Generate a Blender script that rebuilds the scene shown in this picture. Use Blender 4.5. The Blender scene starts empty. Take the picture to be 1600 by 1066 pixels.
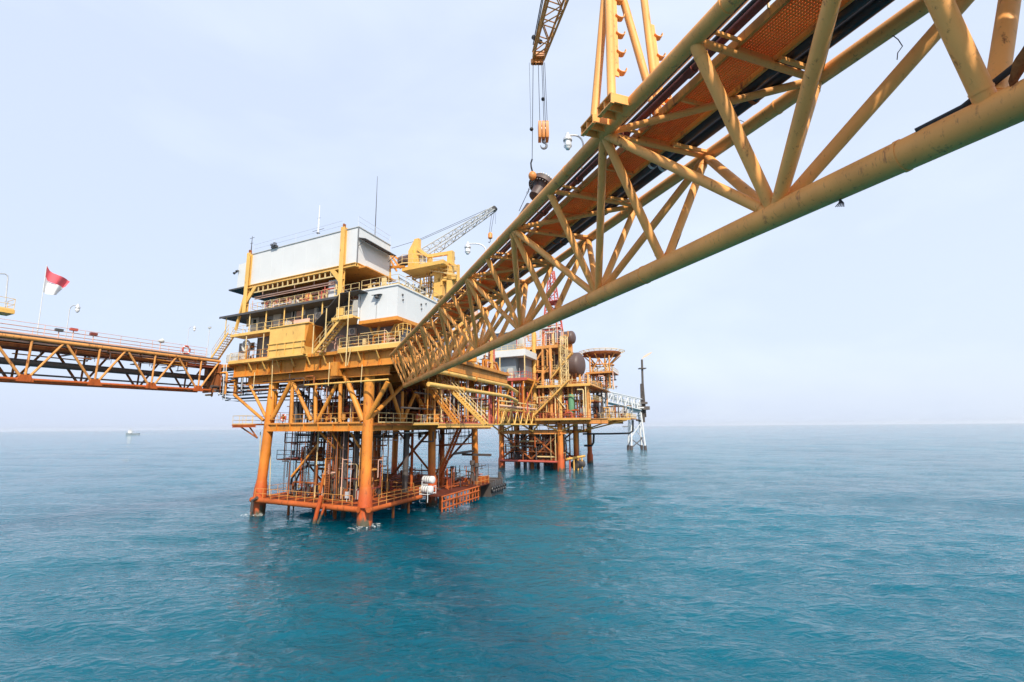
import bpy, math, random
import numpy as np
random.seed(7)
scene = bpy.context.scene
COL = scene.collection
H = 11.0                       # height of the eye above the water
FPX = 770.0                    # focal length in photo pixels (1600 wide)

# ------------------------------------------------------------------ camera frame
PIT = math.atan(134/FPX); ROL = math.atan(.0082)
fw = np.array((0, math.cos(PIT), math.sin(PIT))); u0_ = np.array((0, -math.sin(PIT), math.cos(PIT))); r0_ = np.array((1., 0, 0))
rt = math.cos(ROL)*r0_ - math.sin(ROL)*u0_; up = math.sin(ROL)*r0_ + math.cos(ROL)*u0_
EYE = np.array((0, 0, H))
def ray(x, y): return fw + (x-800)/FPX*rt + (533-y)/FPX*up
def at(x, y, Y):
    d = ray(x, y); return EYE + d*(Y/d[1])
# ------------------------------------------------------------------ platform frame (u along the long front, v away, z up)
UA, VA = math.radians(152.3), math.radians(70.)
Ux = np.array((math.cos(UA), math.sin(UA), 0)); Vx = np.array((math.cos(VA), math.sin(VA), 0)); Zx = np.array((0, 0, 1.))
ORG = np.array((-17.0, 58.9, 0))
DET = Ux[0]*Vx[1]-Ux[1]*Vx[0]
def W(u, v, z): return ORG + u*Ux + v*Vx + z*Zx
def touv(p):
    x, y = p[0]-ORG[0], p[1]-ORG[1]
    return (x*Vx[1]-y*Vx[0])/DET, (Ux[0]*y-Ux[1]*x)/DET
C_u, C_v = touv((0, 0))
def onv(px, py, v):            # where the sight line meets the plane v = const
    d = ray(px, py); a, b = touv(ORG+d); t = (v-C_v)/b
    return C_u+t*a, H+t*d[2]
def onu(px, py, u):
    d = ray(px, py); a, b = touv(ORG+d); t = (u-C_u)/a
    return C_v+t*b, H+t*d[2]
def onz(px, py, z):
    d = ray(px, py); t = (z-H)/d[2]; return touv(EYE+t*d)
# ------------------------------------------------------------------ near bridge frame (s along, a across, z above the eye)
BT, BM, BS0, BAL, BZT, BAR, BZB, BH = .355, .013, 3.241, 6.191, 7.188, 9.446, 3.866, 3.33
Bd = np.array((-math.sin(BT), math.cos(BT), 0)); Be = np.array((math.cos(BT), math.sin(BT), 0))
def BP(s, a, z): return Bd*s + Be*a + np.array((0, 0, H+z+BM*s))
def bons(px, py, s):
    d = ray(px, py); t = s/(d@Bd); return t*(d@Be), t*d[2]-BM*s
def bonz(px, py, z):
    d = ray(px, py); t = z/(d[2]-BM*(d@Bd)); return t*(d@Bd), t*(d@Be)

# ------------------------------------------------------------------ mesh builder
class MB:
    def __init__(s): s.v = []; s.f = []; s.sm = []
    def add(s, vs, fs, smooth=False):
        n = len(s.v); s.v.extend([tuple(map(float, p)) for p in vs])
        s.f.extend([tuple(i+n for i in f) for f in fs]); s.sm.extend([smooth]*len(fs)); return s
    def hexa(s, c):            # 8 corners: bottom 0-3 loop, top 4-7 loop
        return s.add(c, [(3, 2, 1, 0), (4, 5, 6, 7), (0, 1, 5, 4), (1, 2, 6, 5), (2, 3, 7, 6), (3, 0, 4, 7)])
    def box(s, u0, u1, v0, v1, z0, z1):
        return s.hexa([W(u0, v0, z0), W(u1, v0, z0), W(u1, v1, z0), W(u0, v1, z0), W(u0, v0, z1), W(u1, v0, z1), W(u1, v1, z1), W(u0, v1, z1)])
    def bbox(s, s0, s1, a0, a1, z0, z1):
        return s.hexa([BP(s0, a0, z0), BP(s1, a0, z0), BP(s1, a1, z0), BP(s0, a1, z0), BP(s0, a0, z1), BP(s1, a0, z1), BP(s1, a1, z1), BP(s0, a1, z1)])
    def wbox(s, c, x, y, z):   # axis aligned world box
        c = np.array(c); return s.hexa([c+np.array((i*x/2, j*y/2, k*z/2)) for k in (-1, 1) for i, j in ((-1, -1), (1, -1), (1, 1), (-1, 1))])
    def tube(s, p, q, r, n=8, r2=None):
        p, q = np.array(p, float), np.array(q, float); d = q-p; L = np.linalg.norm(d)
        if L < 1e-6: return s
        d /= L; h = np.array((0, 0, 1.)) if abs(d[2]) < .9 else np.array((1., 0, 0))
        x = np.cross(d, h); x /= np.linalg.norm(x); y = np.cross(d, x); r2 = r if r2 is None else r2
        A = [math.tau*i/n for i in range(n)]
        ring = [math.cos(t)*x+math.sin(t)*y for t in A]
        vs = [p+r*w for w in ring]+[q+r2*w for w in ring]
        s.add(vs, [(i, (i+1) % n, n+(i+1) % n, n+i) for i in range(n)], True)
        return s.add(vs, [tuple(range(n))[::-1], tuple(range(n, 2*n))])
    def member(s, p, q, r, n=12, e=.2):
        s.tube(p, q, r, n); p, q = np.array(p, float), np.array(q, float); d = (q-p)/np.linalg.norm(q-p)
        for c in (p+d*e, q-d*e): s.tube(c-d*.018, c+d*.018, r+.008, n)
        return s
    def path(s, pts, r, n=8):  # one bent tube through the points
        P = [np.array(p, float) for p in pts]; k = len(P); rings = []; prev = None
        for i in range(k):
            d = (P[min(i+1, k-1)]-P[max(i-1, 0)]); d /= np.linalg.norm(d)
            if prev is None:
                h = np.array((0, 0, 1.)) if abs(d[2]) < .9 else np.array((1., 0, 0)); x = np.cross(d, h)
            else: x = prev-(prev@d)*d
            x /= np.linalg.norm(x); prev = x; y = np.cross(d, x)
            rr = r[i] if isinstance(r, (list, tuple)) else r
            rings.append([P[i]+rr*(math.cos(math.tau*j/n)*x+math.sin(math.tau*j/n)*y) for j in range(n)])
        vs = [p for g in rings for p in g]
        s.add(vs, [(i*n+j, i*n+(j+1) % n, (i+1)*n+(j+1) % n, (i+1)*n+j) for i in range(k-1) for j in range(n)], True)
        return s.add(vs, [tuple(range(n))[::-1], tuple(range((k-1)*n, k*n))])
    def beam(s, p, q, w, h, upv=(0, 0, 1)):
        p, q = np.array(p, float), np.array(q, float); d = q-p; d /= np.linalg.norm(d); U = np.array(upv, float)
        x = np.cross(d, U)
        if np.linalg.norm(x) < 1e-3: x = np.cross(d, Ux)
        x /= np.linalg.norm(x); y = np.cross(x, d)
        c = [e+i*w/2*x+j*h/2*y for e in (p, q) for i, j in ((-1, -1), (1, -1), (1, 1), (-1, 1))]
        return s.hexa(c)
    def ibeam(s, p, q, w, h, t=.05, upv=(0, 0, 1)):
        p, q = np.array(p, float), np.array(q, float); d = q-p; d /= np.linalg.norm(d); U = np.array(upv, float)
        x = np.cross(d, U)
        if np.linalg.norm(x) < 1e-3: x = np.cross(d, Ux)
        x /= np.linalg.norm(x); y = np.cross(x, d)
        s.beam(p, q, t*.8, h-2*t, upv)
        for k in (-1, 1): s.beam(p+k*y*(h/2-t/2), q+k*y*(h/2-t/2), w, t, upv)
        return s
    def sphere(s, c, r, n=12, m=8, sz=1.):
        c = np.array(c); vs = [c+np.array((0, 0, -r*sz))]
        for i in range(1, m):
            t = math.pi*i/m
            vs += [c+r*np.array((math.sin(t)*math.cos(math.tau*j/n), math.sin(t)*math.sin(math.tau*j/n), -math.cos(t)*sz)) for j in range(n)]
        vs.append(c+np.array((0, 0, r*sz))); L = len(vs)-1
        f = [(0, 1+(j+1) % n, 1+j) for j in range(n)]
        for i in range(m-2): f += [(1+i*n+j, 1+i*n+(j+1) % n, 1+(i+1)*n+(j+1) % n, 1+(i+1)*n+j) for j in range(n)]
        f += [(L, 1+(m-2)*n+j, 1+(m-2)*n+(j+1) % n) for j in range(n)]
        return s.add(vs, f, True)
    def capsule(s, p, q, r, n=16, bulge=.5):   # vessel with domed ends
        p, q = np.array(p, float), np.array(q, float); d = (q-p)/np.linalg.norm(q-p); pts = []; rr = []
        for k in range(6): t = math.pi/2*k/5; pts.append(p-d*r*bulge*math.cos(t)); rr.append(max(r*math.sin(t), .01))
        for k in range(6): t = math.pi/2*k/5; pts.append(q+d*r*bulge*math.sin(t)); rr.append(max(r*math.cos(t), .01))
        return s.path(pts, rr, n)
    def rail(s, pts, h=1.2, gap=1.6, r=.032, levels=(.5, 1.), toe=True):
        P = [np.array(p, float) for p in pts]; up_ = np.array((0, 0, h))
        for i in range(len(P)-1):
            a, b = P[i], P[i+1]; n = max(1, round(np.linalg.norm(b-a)/gap))
            for l in levels: s.tube(a+up_*l, b+up_*l, r, 5)
            for k in range(n+(1 if i == len(P)-2 else 0)): c = a+(b-a)*k/n; s.tube(c, c+up_, r, 5)
            if toe: s.beam(a+np.array((0, 0, .08)), b+np.array((0, 0, .08)), .02, .14)
        return s
    def torus(s, c, R, r, ax1, ax2, n=16, m=7):
        c = np.array(c); ax1 = np.array(ax1, float); ax2 = np.array(ax2, float); nn = np.cross(ax1, ax2)
        vs = []
        for i in range(n):
            t = math.tau*i/n; d = math.cos(t)*ax1+math.sin(t)*ax2
            for j in range(m):
                q = math.tau*j/m; vs.append(c+d*(R+r*math.cos(q))+nn*r*math.sin(q))
        return s.add(vs, [(i*m+j, ((i+1) % n)*m+j, ((i+1) % n)*m+(j+1) % m, i*m+(j+1) % m) for i in range(n) for j in range(m)], True)
    def build(s, name, mat, parent=None, label=None):
        me = bpy.data.meshes.new(name); off = np.zeros(3)
        if parent is not None:
            p = parent
            while p is not None: off += np.array(p.location); p = p.parent
        me.from_pydata([tuple(np.array(v)-off) for v in s.v], [], s.f)
        me.polygons.foreach_set('use_smooth', s.sm)
        me.validate(); me.update()
        import bmesh
        bm = bmesh.new(); bm.from_mesh(me); bmesh.ops.remove_doubles(bm, verts=bm.verts, dist=1e-5); bmesh.ops.recalc_face_normals(bm, faces=bm.faces); bm.to_mesh(me); bm.free()
        me.set_sharp_from_angle(angle=math.radians(40))
        me.materials.append(mat)
        o = bpy.data.objects.new(name, me); COL.objects.link(o)
        if parent is not None: o.parent = parent
        if label: o['label'] = label
        return o
def tag(o, label, cat, group=None, kind=None):
    if label: o['label'] = label
    if cat: o['category'] = cat
    if group: o['group'] = group
    if kind: o['kind'] = kind
    return o
def thing(name, label, cat, loc, group=None):
    o = bpy.data.objects.new(name, None); COL.objects.link(o); o.location = [float(x) for x in loc]; o.empty_display_size = .3
    return tag(o, label, cat, group)
def copy_tree(o, parent=None):
    c = o.copy(); COL.objects.link(c); c.parent = parent
    for ch in list(o.children): copy_tree(ch, c)
    return c

# ------------------------------------------------------------------ materials
def nodes(name):
    m = bpy.data.materials.new(name); m.use_nodes = True; nt = m.node_tree; b = nt.nodes['Principled BSDF']
    return m, nt, b
def N(nt, t, **k):
    n = nt.nodes.new(t)
    for a, v in k.items(): setattr(n, a, v)
    return n
def noise(nt, vec, scale, detail=4, rough=.6, dist=0.):
    n = N(nt, 'ShaderNodeTexNoise'); n.inputs['Scale'].default_value = scale; n.inputs['Detail'].default_value = detail
    n.inputs['Roughness'].default_value = rough; n.inputs['Distortion'].default_value = dist
    nt.links.new(vec, n.inputs['Vector']); return n.outputs['Fac']
def ramp(nt, fac, a, b):
    n = N(nt, 'ShaderNodeMapRange'); n.inputs['From Min'].default_value = a; n.inputs['From Max'].default_value = b
    nt.links.new(fac, n.inputs['Value']); return n.outputs['Result']
def mixc(nt, fac, a, b, mode='MIX'):
    n = N(nt, 'ShaderNodeMix', data_type='RGBA', blend_type=mode)
    if isinstance(fac, (int, float)): n.inputs[0].default_value = fac
    else: nt.links.new(fac, n.inputs[0])
    for i, x in ((6, a), (7, b)):
        if isinstance(x, tuple): n.inputs[i].default_value = (*x, 1)
        else: nt.links.new(x, n.inputs[i])
    return n.outputs[2]
RUST = (.20, .055, .018)
def paint(name, base, rust=.35, rough=.5, scale=1., rustc=RUST, metal=0., grime=.25, bands=None, streak=.25):
    """weathered paint: tone patches, drip streaks, rust blooms; bands = [(z, colour)] painted zones by height"""
    m, nt, b = nodes(name)
    geo = N(nt, 'ShaderNodeNewGeometry'); P = geo.outputs['Position']
    mp = N(nt, 'ShaderNodeMapping'); mp.inputs['Scale'].default_value = (1, 1, streak); nt.links.new(P, mp.inputs['Vector']); Q = mp.outputs['Vector']
    col = base
    if bands:
        sx = N(nt, 'ShaderNodeSeparateXYZ'); nt.links.new(P, sx.inputs[0])
        wob = noise(nt, Q, 1.1, 5, .7)
        ad = N(nt, 'ShaderNodeMath', operation='MULTIPLY_ADD'); nt.links.new(wob, ad.inputs[0]); ad.inputs[1].default_value = 5.; nt.links.new(sx.outputs['Z'], ad.inputs[2])
        for z, c, w in bands: col = mixc(nt, ramp(nt, ad.outputs[0], z+2.5+w, z+2.5-w), col, c)
    f1 = noise(nt, P, .35*scale, 3); col = mixc(nt, ramp(nt, f1, .35, .75), col, mixc(nt, 1., col, (1-grime, 1-grime*1.05, 1-grime*1.1), 'MULTIPLY') if not isinstance(col, tuple) else tuple(c*(1-grime) for c in col))
    f2 = noise(nt, Q, 2.3*scale, 8, .72)
    col = mixc(nt, ramp(nt, f2, .655-.25*rust, .74-.24*rust), col, rustc)
    f3 = noise(nt, Q, 9*scale, 6, .7); col = mixc(nt, ramp(nt, f3, .62-.12*rust, .80-.1*rust), col, tuple(c*.6 for c in rustc))
    nt.links.new(col, b.inputs['Base Color'])
    rr = N(nt, 'ShaderNodeMapRange'); rr.inputs['To Min'].default_value = rough-.12; rr.inputs['To Max'].default_value = min(1, rough+.25); nt.links.new(f2, rr.inputs['Value'])
    nt.links.new(rr.outputs[0], b.inputs['Roughness']); b.inputs['Metallic'].default_value = metal; b.inputs['Specular IOR Level'].default_value = .5 if rough < .6 else .2
    bp = N(nt, 'ShaderNodeBump'); bp.inputs['Strength'].default_value = .25; bp.inputs['Distance'].default_value = .02; nt.links.new(f3, bp.inputs['Height']); nt.links.new(bp.outputs[0], b.inputs['Normal'])
    return m
def plain(name, c, rough=.5, metal=0., var=.25, scale=3.):
    m, nt, b = nodes(name); geo = N(nt, 'ShaderNodeNewGeometry')
    f = noise(nt, geo.outputs['Position'], scale, 6, .7)
    nt.links.new(mixc(nt, ramp(nt, f, .3, .75), c, tuple(x*(1-var) for x in c)), b.inputs['Base Color'])
    b.inputs['Roughness'].default_value = rough; b.inputs['Metallic'].default_value = metal
    return m
M = {}
M['bridge'] = paint('bridge_cream_yellow_paint', (.90, .395, .10), rust=.22, rough=.5, grime=.25, scale=1.8)
M['bridge_rust'] = paint('bridge_dirty_chord_paint', (.90, .385, .095), rust=.28, rough=.55, grime=.35, rustc=(.34, .13, .05), scale=1.8)
M['yellow'] = paint('yellow_paint', (.80, .48, .125), rust=.20, rough=.5, grime=.25)
M['orange'] = paint('orange_yellow_paint', (.68, .265, .035), rust=.36, rough=.55, grime=.35)
M['leg'] = paint('leg_zone_paint', (.76, .33, .035), rust=.34, rough=.55, grime=.3, bands=[(15.5, (.70, .225, .022), 2.5), (5.0, (.55, .095, .015), 2.), (.75, (.085, .08, .05), .35)])
M['redox'] = paint('red_oxide_paint', (.50, .115, .028), rust=.45, rough=.65, grime=.4)
M['seadeck'] = paint('rusted_sea_deck', (.125, .026, .012), rust=.5, rough=.85, grime=.4, rustc=(.10, .03, .015))
M['rail'] = paint('cream_rail_paint', (.74, .55, .26), rust=.12, rough=.5)
M['railorange'] = paint('orange_rail_paint', (.66, .30, .07), rust=.25, rough=.5)
M['railred'] = paint('red_rail_paint', (.52, .10, .07), rust=.2, rough=.5)
M['pink'] = paint('faded_pink_pipe_paint', (.72, .44, .34), rust=.15, rough=.5)
M['white'] = paint('white_panel_paint', (.64, .655, .66), rust=-.12, rough=.45, grime=.07, rustc=(.45, .36, .28), streak=.12)
M['grey'] = paint('grey_wall_paint', (.20, .205, .215), rust=.02, rough=.55, grime=.2)
M['lightgrey'] = paint('light_grey_door_paint', (.52, .53, .52), rust=.03, rough=.5)
M['dark'] = paint('dark_grey_roof_sheet', (.085, .085, .09), rust=.1, rough=.6)
M['maroon'] = paint('maroon_pipe_paint', (.24, .05, .035), rust=.4, rough=.45)
M['black'] = plain('black_rubber_coating', (.018, .018, .021), .42)
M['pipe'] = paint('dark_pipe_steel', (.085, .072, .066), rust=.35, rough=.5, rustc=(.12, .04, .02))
M['rust'] = paint('rust_brown_steel', (.34, .11, .035), rust=.5, rough=.75)
M['galv'] = plain('galvanised_steel', (.62, .64, .66), .45, .3, .15)
M['glass'] = plain('dark_window_glass', (.02, .03, .035), .08)
M['globe'] = plain('lamp_globe_glass', (.80, .82, .83), .15, 0, .05)
M['steel'] = plain('bare_steel', (.30, .30, .31), .35, .8)
M['blue'] = paint('blue_drum_paint', (.06, .17, .42), rust=.05)
M['green'] = paint('green_vessel_paint', (.12, .30, .16), rust=.1)
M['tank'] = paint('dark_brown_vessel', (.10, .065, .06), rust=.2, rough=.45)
M['slate'] = paint('slate_blue_grey_paint', (.26, .31, .34), rust=.03, rough=.5)
M['salmon'] = paint('haze_muted_salmon_paint', (.68, .31, .095), rust=.34, rough=.6, grime=.3)  # distance haze put into the orange of the second platform; left bridge shares it
M['hazeyellow'] = paint('haze_muted_yellow_paint', (.74, .43, .12), rust=.28, rough=.6, grime=.3)  # yellow toned down in the colour to imitate haze over the second platform
M['boomorange'] = paint('rusty_orange_boom_paint', (.60, .29, .09), rust=.35, rough=.6)
M['flagred'] = plain('red_flag_cloth', (.74, .11, .14), .8, 0, .08)
M['flagwhite'] = plain('white_flag_cloth', (.86, .86, .86), .8, 0, .04)
M['hook'] = paint('orange_hook_paint', (.72, .27, .06), rust=.15, rough=.4)
M['wall_in'] = paint('brown_bulkhead_paint', (.26, .13, .09), rust=.25, rough=.7)  # plain brown of the back wall and the partitions
M['flame'] = None
def flame_mat():
    m, nt, b = nodes('gas_flame'); b.inputs['Base Color'].default_value = (.12, .07, .03, 1)
    b.inputs['Emission Color'].default_value = (1, .66, .34, 1); b.inputs['Emission Strength'].default_value = .75
    lw = N(nt, 'ShaderNodeLayerWeight'); lw.inputs['Blend'].default_value = .35
    geo = N(nt, 'ShaderNodeNewGeometry'); f = noise(nt, geo.outputs['Position'], .5, 4)
    mt = N(nt, 'ShaderNodeMath', operation='MULTIPLY_ADD'); nt.links.new(lw.outputs['Facing'], mt.inputs[0]); mt.inputs[1].default_value = -1.3; mt.inputs[2].default_value = 1.
    m2 = N(nt, 'ShaderNodeMath', operation='MULTIPLY', use_clamp=True); nt.links.new(mt.outputs[0], m2.inputs[0]); nt.links.new(ramp(nt, f, .25, .8), m2.inputs[1])
    nt.links.new(m2.outputs[0], b.inputs['Alpha']); return m
M['flame'] = flame_mat()
def grating_mat():
    m, nt, b = nodes('orange_open_grating'); geo = N(nt, 'ShaderNodeNewGeometry'); tc = N(nt, 'ShaderNodeTexCoord')
    f = noise(nt, geo.outputs['Position'], 1.2, 6, .7); f2 = noise(nt, geo.outputs['Position'], 14., 3, .6)
    c = mixc(nt, ramp(nt, f, .35, .7), (.90, .30, .04), (.78, .19, .028)); c = mixc(nt, ramp(nt, f2, .62, .8), c, (.70, .36, .10))
    nt.links.new(c, b.inputs['Base Color']); b.inputs['Roughness'].default_value = .6; return m
M['grating'] = grating_mat()
def water_mat():
    m, nt, b = nodes('sea_water'); geo = N(nt, 'ShaderNodeNewGeometry'); P = geo.outputs['Position']
    big = noise(nt, P, .018, 3, .5)
    nt.links.new(mixc(nt, ramp(nt, big, .35, .7), (.000, .086, .132), (.000, .116, .170)), b.inputs['Base Color'])
    b.inputs['Roughness'].default_value = .045; b.inputs['IOR'].default_value = 1.33
    b.inputs['Subsurface Weight'].default_value = 1.; b.inputs['Subsurface Radius'].default_value = (.6, 1., 1.); b.inputs['Subsurface Scale'].default_value = 140.
    mp = N(nt, 'ShaderNodeMapping'); mp.inputs['Rotation'].default_value = (0, 0, math.radians(-14)); mp.inputs['Scale'].default_value = (.5, 1, 1); nt.links.new(P, mp.inputs['Vector'])
    a = noise(nt, mp.outputs[0], 1.9, 3, .5, .5); c = noise(nt, mp.outputs[0], 6., 3, .5, .5)
    s1 = N(nt, 'ShaderNodeMath', operation='MULTIPLY_ADD'); nt.links.new(c, s1.inputs[0]); s1.inputs[1].default_value = .22; nt.links.new(a, s1.inputs[2])
    e = noise(nt, mp.outputs[0], .42, 4, .55, .4); s2 = N(nt, 'ShaderNodeMath', operation='MULTIPLY_ADD'); nt.links.new(e, s2.inputs[0]); s2.inputs[1].default_value = 1.3; nt.links.new(s1.outputs[0], s2.inputs[2]); s1 = s2
    bp = N(nt, 'ShaderNodeBump'); bp.inputs['Strength'].default_value = 1.; bp.inputs['Distance'].default_value = .26
    nt.links.new(s1.outputs[0], bp.inputs['Height']); nt.links.new(bp.outputs[0], b.inputs['Normal']); return m
M['water'] = water_mat()

# ------------------------------------------------------------------ sea: a fan-shaped grid, fine near the eye, out to the horizon
def make_sea():
    r = [5.]
    while r[-1] < 13000: r.append(r[-1]*(1.0065 if 14 < r[-1] < 90 else 1.014)+.01)
    r = np.array(r); front = np.radians(np.linspace(-58, 58, 760)); back = np.radians(np.linspace(62, 298, 60))[1:-1]
    th = np.concatenate((front, back)); n = len(th); k = len(r)
    R, T = np.meshgrid(r, th, indexing='ij'); X = R*np.sin(T); Y = R*np.cos(T); Z = np.zeros_like(X)
    rng = np.random.default_rng(3); cell = np.maximum(R*np.where(R < 85, .0065, .0145), .06)
    for i in range(60):
        lam = .45*(1.082**i); ang = math.radians(76)+rng.normal(0, .36); amp = .0095*lam**.66
        kx, ky = math.cos(ang)*math.tau/lam, math.sin(ang)*math.tau/lam; ph = rng.uniform(0, math.tau)
        fade = np.clip((lam/cell-2.5)/4., 0, 1)
        w = np.sin(kx*X+ky*Y+ph); Z += amp*fade*(.55 if lam > 14 else 1.)*(w+.25*np.cos(2*(kx*X+ky*Y+ph)))
    Z *= .85
    co = np.stack((X, Y, Z), -1).reshape(-1, 3)
    I, J = np.meshgrid(np.arange(k-1), np.arange(n), indexing='ij'); J2 = (J+1) % n
    F = np.stack((I*n+J, (I+1)*n+J, (I+1)*n+J2, I*n+J2), -1).reshape(-1, 4)
    cidx = len(co); co = np.vstack((co, (0, 0, 0)))
    tri = [(cidx, j, (j+1) % n) for j in range(n)]
    me = bpy.data.meshes.new('sea')
    me.vertices.add(len(co)); me.vertices.foreach_set('co', co.ravel().astype('f'))
    nl = F.size+3*n; me.loops.add(nl); me.loops.foreach_set('vertex_index', np.concatenate((F.ravel(), np.array(tri).ravel())).astype('i'))
    me.polygons.add(len(F)+n); st = np.concatenate((np.arange(len(F))*4, F.size+np.arange(n)*3)).astype('i')
    me.polygons.foreach_set('loop_start', st)
    me.polygons.foreach_set('use_smooth', np.ones(len(F)+n, dtype=bool)); me.update(calc_edges=True); me.validate()
    import bmesh
    bm = bmesh.new(); bm.from_mesh(me)
    if sum(f.normal.z for f in list(bm.faces)[:50] if True) < 0: bmesh.ops.reverse_faces(bm, faces=bm.faces)
    bm.to_mesh(me); bm.free()
    me.materials.append(M['water']); o = bpy.data.objects.new('sea', me); COL.objects.link(o); o['kind'] = 'structure'
make_sea()
# ------------------------------------------------------------------ near truss bridge (three chords, a walkway and pipes between the upper two)
AM = (BAL+BAR)/2
Lc = lambda i: BP(BS0+i*BH, BAL, BZT)
Rc = lambda i: BP(BS0+i*BH, BAR, BZT)
Bc = lambda i: BP(BS0+i*BH, AM, BZB)
IEND = 15.7; I0 = -3
br = thing('truss_bridge', 'long cream-yellow tubular truss footbridge running from the upper right down to the big platform', 'bridge', BP(BS0+IEND*BH, AM, BZB))
def chord(f, r, mat, seams):
    m = MB().tube(f(I0), f(IEND), r, 20)
    d = f(1)-f(0); d /= np.linalg.norm(d)
    for i in seams: c = f(i); m.tube(c-d*.025, c+d*.025, r+.012, 20)
    m.build('chord', M[mat], br)
chord(Lc, .165, 'bridge_rust', [.75, 2.6, 4.4]); chord(Rc, .165, 'bridge', [1.3, 3.2]); chord(Bc, .24, 'bridge_rust', [.32, 2.25, 3.1, 5.2])
def brace(p, q, r, name='brace', mat='bridge'): MB().member(p, q, r, 14, .34 if name == 'brace' else .2).build(name, M[mat], br)
for i in range(-2, 16):
    for f in (Lc, Rc):
        rr = .125 if i < 2 else .11
        brace(f(i), Bc(i), rr)
        if i % 2 == 0:
            if i+1 <= 15: brace(f(i), Bc(i+1), rr)
            if i > -2: brace(f(i), Bc(i-1), rr)
    brace(Lc(i), Rc(i), .075, 'cross_strut')
    if i < 15: brace(Lc(i) if i % 2 == 0 else Rc(i), Rc(i+1) if i % 2 == 0 else Lc(i+1), .085, 'cross_strut')
# end frame
brace(Lc(IEND), Rc(IEND), .12, 'cross_strut'); brace(Lc(IEND), Bc(IEND), .12); brace(Rc(IEND), Bc(IEND), .12)
S0, S1 = BS0+I0*BH, BS0+IEND*BH
# walkway: open grating on a frame of channels
zt = BZT+.12
g = MB(); wa0, wa1 = BAL+1.08, BAL+2.02
for k in range(int((S1-S0)/.06)): g.bbox(S0+k*.06, S0+k*.06+.034, wa0, wa1, zt+.075, zt+.125)
for k in range(13): a = wa0+.04+k*(wa1-wa0-.08)/12; g.bbox(S0, S1, a-.011, a+.011, zt+.04, zt+.0745)
g.build('walkway_grating', M['grating'], br)
for a in (wa0-.05, wa1+.05): MB().beam(BP(S0, a, zt+.06), BP(S1, a, zt+.06), .07, .2).build('walkway_channel', M['orange'], br)
for k in range(int((S1-S0)/1.665)): MB().beam(BP(S0+k*1.665, wa0, zt+.0), BP(S0+k*1.665, wa1, zt+.0), .06, .1).build('walkway_joist', M['bridge'], br)
for a, r in ((wa1+.33, .14), (wa1+.72, .15)): MB().tube(BP(S0, a, zt+.12), BP(S1, a, zt+.12), r, 16).build('black_pipe', M['black'], br)
for k in range(17):
    for a, r in ((wa1+.33, .14), (wa1+.72, .15)): s = BS0-2.2+k*3.33; MB().tube(BP(s, a, zt+.12), BP(s+.09, a, zt+.12), r+.014, 16).build('pipe_clamp', M['rust' if k % 3 else 'galv'], br)
MB().tube(BP(S0, BAL+.80, zt+.17), BP(S1, BAL+.80, zt+.17), .095, 14).build('maroon_pipe', M['maroon'], br)
for k in range(24):
    s = S0+1.2+k*2.6
    MB().tube(BP(s, BAL+.80, zt+.17), BP(s+.22, BAL+.80, zt+.17), .125, 14).build('pipe_coupling', M['maroon'], br)
for a, z, r, mt in ((BAL+.36, zt+.30, .035, 'galv'), (BAL+.47, zt+.26, .03, 'galv'), (BAL+.60, zt+.12, .04, 'black'), (BAL+.29, zt+.0, .06, 'pipe'), (wa0-.02, zt+.36, .025, 'galv')):
    MB().tube(BP(S0, a, z), BP(S1, a, z), r, 8).build('conduit', M[mt], br)
for k in range(19):
    s = BS0-4+k*3.33+.5; st = MB()
    st.beam(BP(s, BAL+.15, zt+.02), BP(s, wa0, zt+.02), .06, .06); st.beam(BP(s, BAL+.33, zt), BP(s, BAL+.33, zt+.3), .05, .05)
    st.build('pipe_bracket', M['bridge'], br); MB().beam(BP(s, wa1, zt-.09), BP(s, BAR, zt-.09), .08, .08).build('pipe_bracket', M['bridge'], br)
rl = MB()
for a in (wa0-.1, wa1+.1): rl.rail([BP(S0, a, zt+.12), BP(S1, a, zt+.12)], 1.1, 1.8, .022, (.5, 1.), False)
rl.build('handrail', M['rail'], br)
# loose bits: a hanging hose at the near node, dangling wires, rust eaten foot
hb = Bc(0)
MB().path([Bc(.22)+np.array((-.15, 0, .2)), hb+np.array((-.05, .3, .32)), Bc(-.5)+np.array((0, 0, .95)), Bc(-1)+np.array((.1, 0, 1.6))], .045, 8).build('hose', M['black'], br)
q = Rc(.55)+np.array((0, 0, -.15)); MB().path([q, q+np.array((.10, 0, -.10)), q+np.array((.16, 0, -.24)), q+np.array((.05, 0, -.38)), q+np.array((.02, 0, -.52))], .009, 5).build('loose_wire', M['black'], br)
q = Rc(1.55)+np.array((-.1, 0, .12)); MB().path([q, q+np.array((-.1, 0, .06)), q+np.array((-.24, 0, .04)), q+np.array((-.3, 0, .09))], .009, 5).build('loose_wire', M['black'], br)
q = Bc(.62)+np.array((.0, 0, -.24)); w = MB()
for k in range(5): w.path([q, q+np.array((-.03+.02*k, 0, -.07)), q+np.array((-.08+.035*k, .02, -.13))], .009, 5)
w.build('loose_wire', M['black'], br)
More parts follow.
